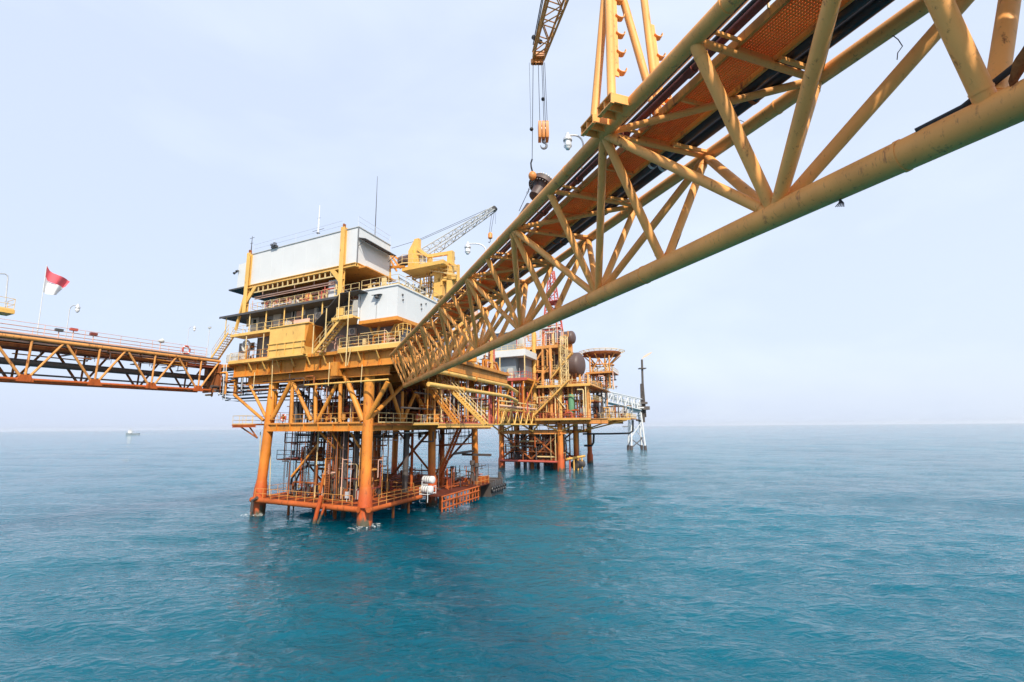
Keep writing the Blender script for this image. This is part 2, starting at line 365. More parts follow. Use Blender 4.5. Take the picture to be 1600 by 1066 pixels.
def patch(f1, f2, t0, t1, r, ang0, ang1, mat, name):      # a stain with its own outline, hugging the tube
    p = np.array(f1); q = np.array(f2); d = (q-p)/np.linalg.norm(q-p); x = np.cross(d, (0, 0, 1)); x /= np.linalg.norm(x); y = np.cross(x, d)
    m = MB(); na, nt_ = 8, 10; vs = []
    for i in range(nt_+1):
        t = t0+(t1-t0)*i/nt_; w_ = math.sin(math.pi*i/nt_)**.6*random.uniform(.7, 1.)+.05; mid = (ang0+ang1)/2
        for j in range(na+1):
            a = mid+(ang1-ang0)/2*w_*(2*j/na-1); vs.append(p+(q-p)*t+r*(math.cos(a)*x+math.sin(a)*y))
    m.add(vs, [(i*(na+1)+j, i*(na+1)+j+1, (i+1)*(na+1)+j+1, (i+1)*(na+1)+j) for i in range(nt_) for j in range(na)], True)
    m.build(name, M[mat], br)
patch(Rc(2), Bc(2), .70, .90, .1135, -2.9, -.4, 'rust', 'rust_patch')
patch(Lc(-1), Bc(0), .80, .93, .1285, -2.6, -1.2, 'rust', 'rust_patch')

# pipe-rack tower standing on the bridge: legs with half-round pipe saddles
sN = BS0+2*BH
tw = thing('pipe_support_tower', 'cream-yellow leaning pipe support tower with half-round saddles on top of the bridge', 'tower', BP(sN, BAL-.35, BZT+.1))
a_, z_ = bons(950, -60, sN); apex = BP(sN, a_, z_)
def bracket(s):
    m = MB(); z0 = BZT-.14
    for (x0, x1, y0, y1, q0, q1) in ((s-.30, s+.30, BAL-.62, BAL-.1, z0+.2, z0+.23), (s-.30, s+.30, BAL-.62, BAL-.1, z0-.02, z0+.01), (s-.30, s-.27, BAL-.61, BAL-.1, z0+.012, z0+.198), (s+.27, s+.30, BAL-.61, BAL-.1, z0+.012, z0+.198), (s-.015, s+.015, BAL-.61, BAL-.1, z0+.012, z0+.198)):
        if (q0, q1) == (z0-.02, z0+.01):
            for c, d in ((y0, y0+.09), ): m.bbox(x0, x1, c, d, q0, q1)
        else: m.bbox(x0, x1, y0, y1, q0, q1)
    m.build('foot_bracket', M['bridge'], tw)
s1_, a1_ = bonz(925, 190, BZT+.09); s2_, a2_ = bonz(949, 158, BZT+.09)
f1 = BP(s1_, BAL-.4, BZT+.09); f2 = BP(s2_, BAL-.4, BZT+.09)
bracket(s1_); bracket(s2_)
MB().tube(f1, apex, .105, 12).build('leg', M['bridge'], tw); MB().tube(f2, apex, .105, 12).build('leg', M['bridge'], tw)
s3_, a3_ = bonz(1029, 178, BZT+.25); f3 = BP(s3_, a3_, BZT+.2)
MB().tube(f3, apex+(f3-f2)*np.array((1, 1, 0))*.80+np.array((0, 0, .5)), .10, 12).build('leg', M['bridge'], tw)
s4_, a4_ = bonz(1020, 140, BZT+.4); f4 = BP(s3_+.1, a3_, BZT+.35)
MB().tube(f4, apex+np.array((.12, 0, -.05)), .10, 12).build('diagonal', M['bridge'], tw)
def saddles(p, q, ts, side):
    d = (q-p)/np.linalg.norm(q-p); sd = np.array(side, float); sd -= (sd@d)*d; sd /= np.linalg.norm(sd); nn = np.cross(d, sd)
    MB().beam(p+(q-p)*(ts[0]-.05)+sd*.13, p+(q-p)*(ts[-1]+.06)+sd*.13, .03, .16, sd).build('saddle_plate', M['bridge'], tw)
    for t in ts:
        c = p+(q-p)*t+sd*.27; m = MB(); n = 9; R = .115; vs = []
        for i in range(n+1):
            a = math.pi*(1.15+.95*i/n)
            for rr in (R, R+.018):
                for k in (-.07, .07): vs.append(c+rr*(math.cos(a)*sd+math.sin(a)*d)+nn*k)
        fs = []
        for i in range(n):
            o = i*4; fs += [(o, o+4, o+5, o+1), (o+2, o+3, o+7, o+6), (o, o+2, o+6, o+4), (o+1, o+5, o+7, o+3)]
        fs += [(0, 1, 3, 2), (n*4, n*4+2, n*4+3, n*4+1)]
        m.add(vs, fs).build('saddle', M['bridge'], tw)
saddles(f2, apex, [.22, .345, .47, .595, .72], (.9, .25, 0))
saddles(f3, apex+(f3-f2)*np.array((1, 1, 0))*.80+np.array((0, 0, .5)), [.12, .25, .38, .51], (.9, .25, 0))

# lamps: gooseneck with caged jar
def jar_lamp(base, arm, rise, scale, label, post=0., group='gooseneck lamps on the bridges'):
    """post up from base, arc over to the side, glass jar hanging down"""
    base = np.array(base); arm = np.array(arm, float); t = thing('gooseneck_lamp', label, 'lamp', base, group)
    top = base+np.array((0, 0, rise)); pts = [base, base+np.array((0, 0, rise*.6)), top]
    for k in range(1, 7):
        a = math.pi*.5*k/6; pts.append(top+arm*math.sin(a)*.0+arm*(1-math.cos(a))*.55+np.array((0, 0, scale*.28*math.sin(a))))
    e = pts[-1]+arm*.45; pts.append(e); MB().path(pts, .022*scale+.004, 8).build('pole', M['galv'], t)
    m = MB(); m.path([e+np.array((0, 0, .06*scale)), e-np.array((0, 0, .02*scale)), e-np.array((0, 0, .10*scale)), e-np.array((0, 0, .16*scale))], [.05*scale, .07*scale, .12*scale, .125*scale], 14); m.build('lamp_housing', M['galv'], t)
    j = MB(); j.path([e-np.array((0, 0, z*scale)) for z in (.161, .26, .36, .42, .44)], [.085*scale, .09*scale, .085*scale, .055*scale, .015*scale], 14); j.build('lamp_globe', M['globe'], t)
    cg = MB()
    for k in range(6):
        a = math.tau*k/6; o = np.array((math.cos(a), math.sin(a), 0))*.105*scale; cg.tube(e+o-np.array((0, 0, .16*scale)), e+o-np.array((0, 0, .33*scale)), .006*scale, 5)
    cg.torus(e-np.array((0, 0, .33*scale)), .105*scale, .008*scale, (1, 0, 0), (0, 1, 0)); cg.build('lamp_cage', M['galv'], t)
    return t
b1 = Lc(2.0+.30)+np.array((0, .1, .15)); k = bonz(912, 232, BZT+.16); b1 = BP(k[0], BAL-.02, BZT+.15)
jar_lamp(b1, (-.42, 0, 0), .12, 1., 'galvanised gooseneck jar lamp on the bridge chord just left of the support tower')
k = bonz(770, 396, BZT+.16); jar_lamp(BP(k[0], BAL-.02, BZT+.15), (-.8, 0, 0), .1, 1.15, 'galvanised gooseneck lamp on the bridge chord farther away, by the yellow crane')

# crane over the bridge: lattice boom reaching in from above, ropes, block and ball
def lattice(m, p, q, w0, w1, nb, rc, rb, side, upv):
    p, q = np.array(p, float), np.array(q, float); sd = np.array(side, float); d = (q-p)/np.linalg.norm(q-p); sd -= (sd@d)*d; sd /= np.linalg.norm(sd); uu = np.cross(sd, d)
    def c(t, i, j): w = w0+(w1-w0)*t; return p+(q-p)*t+sd*i*w/2+uu*j*w/2
    for i in (-1, 1):
        for j in (-1, 1): m.tube(c(0, i, j), c(1, i, j), rc, 6)
    for k in range(nb):
        t0, t1 = k/nb, (k+1)/nb; s_ = 1 if k % 2 else -1
        for j in (-1, 1):
            m.tube(c(t0, s_, j), c(t1, -s_, j), rb, 5); m.tube(c(t0, j, s_), c(t1, j, -s_), rb, 5); m.tube(c(t1, -1, j), c(t1, 1, j), rb, 5)
tip = at(841, 88, 17.2); root = at(930, -190, 12.6)
cr = thing('crane', 'orange-brown lattice crane boom reaching in from above the bridge', 'crane', root)
m = MB(); lattice(m, tip, root, .42, 1.05, 9, .045, .024, (1, 0, 0), 0); m.build('boom', M['boomorange'], cr)
m = MB()
for o in (-.16, -.05, .07, .17): m.tube(tip+np.array((o-.05, .05, -.12)), tip+np.array((o-.05, .05, -.30)), .085, 12)
m.wbox(tip+np.array((0, 0, -.02)), .45, .35, .22); m.build('boom_head', M['hook'], cr)
m = MB(); a = at(834, 62, 17.2)
for o in (0, .05): m.tube(at(833, 70, 17.2)+np.array((o, 0, 0)), at(866, -100, 14)+np.array((o, 0, .1)), .02, 6)
m.tube(at(833, 58, 17.25), at(845, 66, 17.1), .09, 8); m.tube(at(845, 40, 16.8), at(850, 20, 16.5), .06, 8)
m.build('hoist_cable', M['black'], cr)
blk = at(849, 206, 17.2)
m = MB()
for px in (841, 846.5, 848.5, 851): m.tube(at(px, 98, 17.2), at(843.5+(px-841)*1.15, 190, 17.2), .011, 5)
m.tube(at(833, 100, 17.2), at(831.5, 250, 17.2), .012, 5); m.tube(at(827, 98, 17.2), at(829.5, 200, 17.2), .006, 4)
m.build('hoist_rope', M['black'], cr)
for p in (at(848.5, 155, 17.2), at(830.5, 202, 17.2)):
    MB().sphere(p, .075, 10, 7).build('rope_weight', M['black'], cr)
hk = thing('hook_block', 'orange sheave block with a steel hook hanging from the crane ropes', 'hook block', blk)
for o, nm in ((-.14, 'cheek_plate'), (0, 'cheek_plate'), (.14, 'cheek_plate')):
    c = blk+np.array((o, 0, 0)); m = MB(); out = [(-.2, -.34), (.2, -.34), (.25, -.2), (.25, .26), (.16, .36), (-.16, .36), (-.25, .26), (-.25, -.2)]
    vs = [c+np.array((k, y, z)) for k in (-.055, .055) for y, z in out]; n = 8
    m.add(vs, [tuple(range(n))[::-1], tuple(range(n, 2*n))]+[(i, (i+1) % n, n+(i+1) % n, n+i) for i in range(n)]); m.build(nm, M['hook'], hk)
m = MB()
for o in (-.06, .06): m.tube(blk+np.array((o-.02, 0, .02)), blk+np.array((o+.02, 0, .02)), .2, 16)
m.build('sheave', M['steel'], hk)
hb = blk+np.array((.0, 0, -.36)); pts = [hb+np.array((0, 0, .03)), hb+np.array((0, 0, -.1))]
for k in range(11): t = math.radians(90-28*k); pts.append(hb+np.array((math.cos(t)*.115, 0, -.22+math.sin(t)*.125)))
MB().path(pts, [.05, .045]+[.042, .045, .048, .05, .05, .048, .045, .04, .032, .022, .012], 8).build('hook', M['steel'], hk)
ob = at(832, 275, 17.2)
ba = thing('headache_ball', 'orange ball weight with slings hanging on the thin rope beside the bridge', 'ball weight', ob)
m = MB(); m.sphere(ob, .155, 16, 12, 1.15); m.build('ball', M['hook'], ba)
m = MB(); m.path([at(831.5, 249, 17.2), at(829.5, 255, 17.2), at(830, 261, 17.2), at(832, 269, 17.2)], .033, 6); m.torus(ob+np.array((0, 0, -.2)), .05, .016, (1, 0, 0), (0, 0, 1)); m.build('shackle', M['black'], ba)
m = MB(); a = ob+np.array((0, 0, -.24)); b = at(811, 330, 17.2)
m.tube(a, a+(b-a)*.22, .012, 5); m.tube(a+(b-a)*.45, b, .012, 5)
for k in range(4): c = a+(b-a)*(.24+.055*k); m.torus(c, .035, .012, (b-a)/np.linalg.norm(b-a), (0, 1, 0) if k % 2 else (1, 0, 0), 10, 5)
m.build('sling', M['black'], ba)
# flanged pipe spool lying on the bridge under the ball
fc = at(847, 291, 17.6); ft = at(832, 318, 17.6)
fl = thing('flanged_valve', 'dark studded pipe flange hanging by slings behind the left bridge chord', 'valve', ft)
dd = (fc-ft)/np.linalg.norm(fc-ft)*.9+np.array((0, .25, .0)); dd /= np.linalg.norm(dd)
m = MB(); m.tube(fc-dd*.09, fc+dd*.03, .53, 32); m.build('flange', M['tank'], fl)
m = MB(); m.tube(fc+dd*.05, fc+dd*.15, .50, 32); m.build('flange', M['pipe'], fl)
m = MB(); x = np.cross(dd, (0, 0, 1)); x /= np.linalg.norm(x); y = np.cross(x, dd)
for k in range(26): t = math.tau*k/26; o = (math.cos(t)*x+math.sin(t)*y)*.45; m.tube(fc+o-dd*.13, fc+o+dd*.22, .026, 6)
m.build('stud_bolt', M['steel'], fl)
m = MB(); m.path([fc-dd*.07, fc-dd*.22, fc-dd*.4, fc-dd*.62], [.36, .27, .25, .25], 18); m.build('neck', M['tank'], fl)
m = MB(); m.tube(at(828, 322, 17.5), at(810, 350, 17.4), .17, 12); m.build('nozzle', M['pipe'], fl)
# ================================================================== the big platform
SEA, CEL, MD, W2Z, CAN, BXZ, BXT = 2.2, 11.6, 20.4, 24.2, 27.2, 31.2, 36.0
VF = -1.5
op = thing('oil_platform', 'big yellow and orange offshore platform on six thick legs in the middle', 'oil platform', W(9, 15, 0))
def P(name, mat, m, parent=op, label=None): return m.build(name, M[mat], parent, label)
# legs, slightly battered, with collars
LEGS = {}
for key, (u, v, du, dv) in dict(a=(18.75, 0, -.9, .5), f=(0, 0, .55, .5), c=(0, 15.5, .3, 0), d=(0.3, 31.5, .3, -.5), g=(18.7, 15.5, -.5, 0), h=(18.7, 31.5, -.5, -.5)).items():
    r = .62 if key in 'af' else .56
    b, t = W(u, v, 0), W(u+du, v+dv, 18.2); dn = b-(t-b)*.25; LEGS[key] = (b, t)
    P('leg', 'leg', MB().tube(dn, t, r, 22))
    if key in 'afc':
        q = lambda z: b+(t-b)*z/18.2
        P('leg_sleeve', 'leg', MB().path([q(-3), q(1.2), q(3.4), q(4.3)], [r+.30, r+.26, r+.16, r+.02], 22))
lg = lambda k, z: LEGS[k][0]+(LEGS[k][1]-LEGS[k][0])*z/18.2
def girder(p, q, w, h, mat='orange', name='girder'): P(name, mat, MB().ibeam(p, q, w, h, .07))
def tub(p, q, r, mat='orange', name='brace', n=12): P(name, mat, MB().member(p, q, r, n, .5) if name == 'brace' else MB().tube(p, q, r, n))
# cellar deck
m = MB().box(-.6, 19.6, .6, 33, 11.3, 11.42); P('cellar_deck', 'rust', m)
for v in (0., 15.5, 31.5): girder(W(18.4, v+.03, 11.12), W(.5, v+.03, 11.12), .5, .96, 'orange', 'cellar_girder')
for u in (.2, 18.2): girder(W(u, .6, 11.12), W(u, 38 if u < 1 else 33, 11.12), .5, .95, 'orange', 'cellar_girder')
for u in (4, 8, 12, 15.5): girder(W(u, .4, 10.98), W(u, 33, 10.98), .3, .6, 'rust', 'deck_beam')
for k in range(6):
    u = 3+k*2.6; P('stiffener', 'orange', MB().box(u, u+.08, -.29, .3, 10.68, 11.57))
P('side_platform', 'yellow', MB().box(-4.9, -.45, 9, 27.5, 11.32, 11.5)); girder(W(-4.8, 9, 11.2), W(-4.8, 27.5, 11.2), .3, .5, 'yellow', 'deck_beam')
P('side_platform', 'redox', MB().box(19.6, 24.2, -1.2, 8, 11.5, 11.62)); girder(W(24.1, -1.1, 11.35), W(19.2, -1.1, 11.35), .2, .3, 'redox', 'deck_beam')
for u in (21, 23): tub(W(u, -.8, 11.4), W(19.4, -.5, 9.8), .1, 'rust')
R = lambda pts, mat='rail', **k: P('railing', mat, MB().rail(pts, **k))
R([W(17.8, -.1, CEL), W(1.2, -.1, CEL)], 'railorange'); R([W(-.6, 1.2, CEL), W(-.6, 9, CEL)]); R([W(-4.85, 9, 11.5), W(-4.85, 27.4, 11.5)], 'railred'); R([W(24.1, 7, 11.6), W(24.1, -1.15, 11.6), W(19.8, -1.15, 11.6)], 'rail')
R([W(-.5, 9, 11.5), W(-4.85, 9, 11.5)])
# V braces from the cellar deck to the main deck girders, front row then right row
pv = lambda x, y, v=0.: W(*(lambda t: (t[0], v, t[1]))(onv(x, y, v)))
pu = lambda x, y, u=0.: W(*(lambda t: (u, t[0], t[1]))(onu(x, y, u)))
for p, q, r in (((425, 655), (455, 597), .30), ((486, 657), (458, 597), .25), ((455, 662), (457, 599), .24), ((493, 661), (493, 599), .24), ((495, 660), (528, 597), .24), ((531, 660), (532, 596), .24), ((567, 658), (538, 584), .33), ((574, 655), (606, 597), .28)):
    tub(pv(*p), pv(*q), r)
for p, q in (((417, 655), (391, 603)), ((412, 657), (366, 617))): tub(pv(*p), pv(*q, -.6), .2)
for p, q, r in (((577, 655), (632, 600), .26), ((628, 661), (608, 599), .24), ((628, 661), (650, 612), .24), ((628, 661), (629, 612), .2), ((672, 655), (648, 612), .26), ((679, 655), (702, 620), .26), ((742, 655), (722, 622), .24)): tub(pu(*p), pu(*q), r)
for v in (15.5, 31.5):
    for a, b in ((18.3, 13.8), (9.5, 13.8), (9.5, 4.5), (.3, 4.5)): tub(W(a, v, 11.6), W(b, v, 17), .22, 'orange')
tub(lg('a', 11), lg('a', 17), .64, 'leg', 'leg_can', 20)
# main deck: girders two deep, plate, edge
for v in (.0, 8, 15.5, 24, 31.5): girder(W(23, v, 17.65), W(-3, v, 17.65), .6, 1.05, 'orange')
for v in (-.75, 5, 11): girder(W(25.4, v, 19.05), W(-5.3, v, 19.05), .5, 1.7, 'orange')
for u in (-5, .2, 5.2, 10, 14, 18.2, 23, 25.3): girder(W(u, -.6, 19.2), W(u, 34, 19.2), .4, 1.2, 'orange')
P('main_deck', 'orange', MB().box(-5.4, 25.6, VF, 34, 19.92, 20.3))
P('deck_edge', 'yellow', MB().box(9.5, 25.7, VF-.12, VF-.01, 20.05, 20.42)); P('deck_edge', 'yellow', MB().box(-5.5, 4.2, VF-.12, VF-.01, 20.0, 20.5)); P('deck_edge', 'orange', MB().box(-5.52, -5.41, VF, 34, 20.0, 20.45))
for k in range(13):
    u = -4.4+k*2.45; P('web_stiffener', 'orange', MB().box(u, u+.06, -.985, -.80, 18.28, 19.82))
for k in range(9): u = -2+k*2.9; P('edge_bracket', 'yellow', MB().beam(W(u, VF-.05, 19.95), W(u, -.95, 19.0), .1, .16))
P('girder_stub', 'orange', MB().box(4.3, 5.4, -1.4, -.3, 17.3, 19.0))
# pipework hung under the main deck
tub(pv(476, 602, -1.2), pv(607, 593, -1.2), .11, 'yellow', 'pipe'); 
for i, (y0, y1, r, mt) in enumerate(((606, 602, .2, 'pipe'), (612, 606, .16, 'pipe'), (617, 611, .12, 'galv'), (622, 618, .14, 'pipe'), (598, 596, .14, 'rust'), (626, 624, .07, 'pipe'))):
    v = 1.5+i*.5; P('pipe', mt, MB().path([pv(330+6*i, y0-2, -3.), pv(352, y0, v-2), pv(372, y0+1, v), pv(455+8*i, y1, v), pv(470+8*i, y1+10+5*i, v), pv(470+8*i, 655, v)], r, 10))
for i in range(26):
    u = random.uniform(1.5, 17.5); v = random.uniform(3, 30); r = random.choice((.06, .08, .12, .18))
    tub(W(u, v, 11.4), W(u+random.choice((0, 0, .4)), v, 17.2), r, random.choice(('pipe', 'rust', 'maroon', 'orange', 'pipe')), 'pipe', 8)
for i in range(16):
    z = random.uniform(12.5, 16.8); v = random.uniform(4, 30); u0 = random.uniform(1, 9)
    tub(W(u0, v, z), W(u0+random.uniform(5, 9), v, z), random.choice((.08, .12, .2)), random.choice(('pipe', 'rust', 'maroon', 'pink')), 'pipe', 8)
for u in (1.2, 3.4): 
    tub(W(-1.5-u*.3, 3+u, 12.4+u*.9), W(-1.5-u*.3, 30, 12.4+u*.9), .13, 'pipe', 'pipe')
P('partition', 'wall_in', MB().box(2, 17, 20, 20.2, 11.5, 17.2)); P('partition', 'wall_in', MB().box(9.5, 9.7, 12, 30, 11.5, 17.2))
for p in ((475, 540), (605, 600), (395, 603), (520, 585), (358, 583)): pass
for x, y0, y1 in ((424, 563, 620), (513, 566, 603), (564, 570, 598), (396, 582, 606)): P('hanging_pole', 'rail', MB().tube(pv(x+2, y0, -1.6), pv(x, y1, -1.6), .05, 6))
P('drain_pole', 'rail', MB().tube(pv(548, 545, VF-.2), pv(543, 571, VF-.2), .06, 6))

# process vessels seen dark between the decks
def vessel(p, q, r, mat, label, saddle=True, group=None, z0=CEL):
    c = (np.array(p)+np.array(q))/2; t = thing('pressure_vessel', label, 'tank', (c[0], c[1], z0), group)
    MB().capsule(p, q, r, 20).build('shell', M[mat], t)
    if saddle:
        for k in (.2, .8):
            s = np.array(p)+(np.array(q)-np.array(p))*k; MB().beam((s[0], s[1], z0), (s[0], s[1], s[2]-r*.8), r*1.5, .25, Vx).build('saddle', M['orange'], t)
    else: MB().tube((p[0], p[1], z0), p, r*.85, 16).build('skirt', M['orange'], t)
    n = MB(); d = np.array(q)-np.array(p)
    for k in (.3, .55): s = np.array(p)+d*k; n.tube(s+np.array((0, 0, r*.9)), s+np.array((0, 0, r+.35)), .1, 8)
    if saddle: n.build('nozzle', M['pipe'], t)
    return t
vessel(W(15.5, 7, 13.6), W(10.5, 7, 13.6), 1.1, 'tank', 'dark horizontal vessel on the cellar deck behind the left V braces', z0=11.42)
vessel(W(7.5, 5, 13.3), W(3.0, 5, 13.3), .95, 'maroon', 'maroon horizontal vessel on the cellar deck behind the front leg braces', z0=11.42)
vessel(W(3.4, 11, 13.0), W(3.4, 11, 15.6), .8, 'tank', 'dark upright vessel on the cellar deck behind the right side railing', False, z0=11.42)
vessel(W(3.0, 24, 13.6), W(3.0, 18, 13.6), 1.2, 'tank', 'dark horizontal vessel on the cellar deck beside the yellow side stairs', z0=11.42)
# control cabinets on the cellar deck
def cabinet(u, v, z, du, dv, dz, mat, label, name='cabinet', cat='cabinet', group=None):
    t = thing(name, label, cat, W(u+du/2, v+dv/2, z), group)
    MB().box(u, u+du, v, v+dv, z, z+dz).build('body', M[mat], t); MB().box(u+du*.08, u+du*.92, v-.03, v-.003, z+dz*.06, z+dz*.94).build('door', M['lightgrey' if mat != 'lightgrey' else 'white'] if mat not in ('dark', 'maroon') else M['grey'], t)
    MB().box(u+du*.8, u+du*.85, v-.06, v-.031, z+dz*.45, z+dz*.6).build('handle', M['steel'], t)
    return t
cabinet(14.2, 1.6, 11.43, 1.4, .8, 3.2, 'dark', 'dark tall cabinet on the cellar deck beside the left front leg')
cabinet(10.6, 2.2, 11.43, 1.9, .9, 1.5, 'grey', 'low grey cabinet on the cellar deck between the front V braces')
def ring(c, R, label, ax2=(0, 0, 1), ax1=None):
    t = thing('lifebuoy', label, 'lifebuoy', c, 'lifebuoys on the railings')
    MB().torus(c, R, R*.24, Ux if ax1 is None else ax1, ax2, 18, 8).build('ring', M['railred'], t)
    w = MB()
    a1 = np.array(Ux if ax1 is None else ax1); a2 = np.array(ax2, float)
    for k in range(4):
        a = math.pi/4+k*math.pi/2; d = math.cos(a)*a1+math.sin(a)*a2; e = -math.sin(a)*a1+math.cos(a)*a2
        w.tube(np.array(c)+d*R-e*.08, np.array(c)+d*R+e*.08, R*.27, 10)
    w.build('band', M['white'], t)
ring(W(*(lambda t: (t[0], -.25, t[1]))(onv(443, 653, -.25))), .42, 'red lifebuoy on the cellar deck by the left front leg')
ring(W(*(lambda t: (-.72, t[0], t[1]))(onu(654, 652, -.72))), .45, 'red lifebuoy hung on the cellar deck railing on the right side', ax1=Vx)

# ------------------------------------------------------------------ sea deck at the water
def tb(p, q, r, mat='leg', name='sea_deck_beam'): tub(p, q, r, mat, name, 12)
P('sea_deck', 'seadeck', MB().box(-1.2, 18.9, -.9, 32, 1.98, 2.08))
tb(W(18.8, -1.1, 1.95), W(0, -1.2, 1.95), .33, 'redox'); tb(W(-1.4, -1.0, 1.95), W(-1.4, 10.3, 1.95), .28, 'redox'); tb(W(18.9, -1, 1.95), W(18.9, 32, 1.95), .25, 'redox'); tb(W(18.8, 32.1, 1.95), W(-1.2, 32.1, 1.95), .25, 'redox'); tb(W(0, 0, 1.9), W(-1.4, -1.1, 1.95), .25, 'redox')
for k in range(8): P('deck_rib', 'redox', MB().box(.4+k*2.3, .55+k*2.3, -.8, 31.8, 2.083, 2.2))
for k in range(10): P('deck_rib', 'redox', MB().box(.4, 18.5, .8+k*3.1, .92+k*3.1, 2.203, 2.28))
R([W(18.2, -1.1, SEA), W(1., -1.2, SEA)], 'railorange', toe=False); R([W(-1.4, .8, SEA), W(-1.4, 10.2, SEA)], 'railorange', toe=False, levels=(.33, .66, 1.)); R([W(18.8, 0, SEA), W(18.8, 31.5, SEA), W(2, 31.9, SEA)], 'railorange', toe=False)
R([W(17.5, 9, SEA), W(11, 9, SEA)], 'railred', toe=False)
for u, v in ((14.5, 1.5), (11, 3), (6.5, 2), (12, 12), (4, 6), (-.9, 4.5), (-.9, 8), (8.5, 10), (15, 18)): P('sea_deck_post', 'rust', MB().tube(W(u, v, -2), W(u, v, 2), .16, 10))
# diagonal foot by the front row
for p, q, r in (((502, 775), (490, 822), .24), ((508, 790), (497, 818), .14), ((500, 770), (506, 742), .16)): P('boat_bumper', 'leg', MB().tube(pv(*p, -1.7), pv(*q, -1.9), r, 10))
P('boat_bumper', 'pipe', MB().path([pv(402, 778, -1.5), pv(395, 782, -1.5), pv(393, 800, -1.5)], .2, 8))
# risers and conductors
for i, (u, v, r) in enumerate(((9.2, 3, .14), (8.6, 3.4, .1), (7.6, 3, .2), (7.0, 4, .12), (6.2, 3.2, .3), (5.4, 4.2, .22), (4.6, 3.6, .16), (9.8, 6, .3), (8.4, 7.5, .34), (6.6, 7.5, .34), (7.4, 9.6, .34), (5.0, 8.2, .3), (3.6, 6, .12), (10.6, 4.2, .09), (13.4, 5, .18), (15.2, 3, .09), (2.6, 12, .42), (3.4, 15, .2), (12.2, 18, .3), (14, 14, .2), (1.4, 21, .38), (2.2, 22, .2))):
    P('conductor', random.choice(('rust', 'pipe', 'rust', 'redox')), MB().tube(W(u, v, -2.5), W(u+random.uniform(-.2, .2), v, 10.9), r, 10))
for p, q in (((500, 675), (527, 705)), ((518, 675), (536, 703)), ((548, 676), (562, 700)), ((455, 745), (500, 690))): tub(pv(*p, 1.5), pv(*q, 3.), .14, 'orange')
m = MB()
for i in range(30): z = 2.6+i*.28; m.tube(pv(511, 700, .4)*np.array((1, 1, 0))+np.array((0, 0, z)), (pv(511, 700, .4)+Ux*-.7)*np.array((1, 1, 0))+np.array((0, 0, z)), .03, 5)
for o in (0, -.7): q = pv(511, 700, .4)+Ux*o; m.tube((q[0], q[1], 2.2), (q[0], q[1], 11), .05, 6)
P('ladder', 'rust', m)
for u0, u1, v0, v1, z in ((11.6, 19.3, 3, 7, 6.7), (3, 8.5, 4, 8, 5.9), (3, 9, 4.2, 8, 8.6), (12, 18.5, 3.5, 7, 9.0)):
    P('access_platform', 'rust', MB().box(u0, u1, v0, v1, z, z+.14)); R([W(u1, v0, z+.14), W(u0, v0, z+.14), W(u0, v1, z+.14)], 'pipe', r=.04, toe=False)
for u in (12.2, 15, 18): tub(W(u, 3.2, 6.7), W(u, 3.2, 11), .08, 'rust', 'hanger', 8)
vessel(W(14.5, 5, 7.8), W(12.6, 5, 7.8), .7, 'rust', 'rusty short vessel on the hanging platform under the cellar deck', z0=6.85)
for i in range(2): P('hose_loop', 'black', MB().path([W(10.6, 3.4+i*.5, 6.2), W(13.4, 3.4+i*.5, 6.1), W(15.2, 3.4+i*.5, 5.4), W(16.4-i*.5, 3.4+i*.5, 4.2), W(16.4-i*.9, 3.3, 3), W(15.8-i*.9, 3.2, 2.2)], .13, 10))
for x, y0, y1, mt in ((407, 675, 790, 'rail'), (424, 670, 780, 'rail'), (563, 700, 760, 'railorange'), (582, 690, 760, 'galv'), (455, 700, 760, 'pipe'), (478, 700, 775, 'pipe'), (545, 675, 775, 'rust'), (528, 680, 780, 'rust')): P('cable', mt, MB().tube(pv(x, y0, .9), pv(x-3, y1, .9), .05, 6))
for u, v, h in ((3, 27, 1.8), (6, 29, 1.4), (9, 30, 2.1), (1.5, 18, 1.5), (13, 26, 1.3), (1.2, 24, 2.6)): P('bollard', 'pipe', MB().path([W(u, v, SEA), W(u, v, SEA+h*.8), W(u, v, SEA+h*.82), W(u, v, SEA+h)], [.16, .16, .3, .3], 10))
for q, r in (((W(6.2, 28, 2.2), W(6.2, 28, 6.5), W(6.0, 28, 10.5)), .1), ((W(5.6, 28, 2.2), W(5.9, 28, 6), W(6.4, 28, 10.5)), .1), ((W(-.3, 22, 6.9), W(.5, 31, 6.9)), .2), ((W(0, 12.5, 10.2), W(8, 30, 10.2)), .22), ((W(16, 3.5, 10.1), W(.6, 3.5, 10.1)), .16), ((W(14, 6, 9.9), W(.6, 6, 9.9)), .2)): P('pipe', 'pipe', MB().path(q, r, 8))
# twin white canisters on a rack beside the right middle leg
rk = thing('canister_rack', 'white tubular rack carrying two canisters at the sea deck edge', 'rack', W(-1.9, 11, 1.9))
m = MB()
for v in (10.1, 12.3):
    for u in (-1.3, -2.6): m.tube(W(u, v, 1.3), W(u, v, 3.2), .05, 6)
    m.tube(W(-1.3, v, 2.3), W(-2.6, v, 2.3), .05, 6)
for u in (-1.3, -2.6): m.tube(W(u, 10.1, 2.3), W(u, 12.3, 2.3), .05, 6); m.tube(W(u, 10.1, 3.2), W(u, 12.3, 3.2), .05, 6)
m.build('frame', M['white'], rk)
for (u, v, z), lab in (((-2.0, 10.8, 2.86), 'lower white liferaft canister on the rack at the sea deck edge'), ((-1.6, 11.9, 4.0), 'upper white liferaft canister beside the orange middle leg')):
    t = thing('liferaft_canister', lab, 'canister', W(u, v, z-.5), 'white liferaft canisters')
    p, q = W(u+.75, v, z), W(u-.75, v, z); MB().capsule(p, q, .5, 18, .35).build('shell', M['white'], t)
    b = MB()
    for k in (.25, .5, .75): c = p+(q-p)*k; b.tube(c-Ux*.035, c+Ux*.035, .515, 18)
    b.build('strap', M['steel'], t)
m = MB()
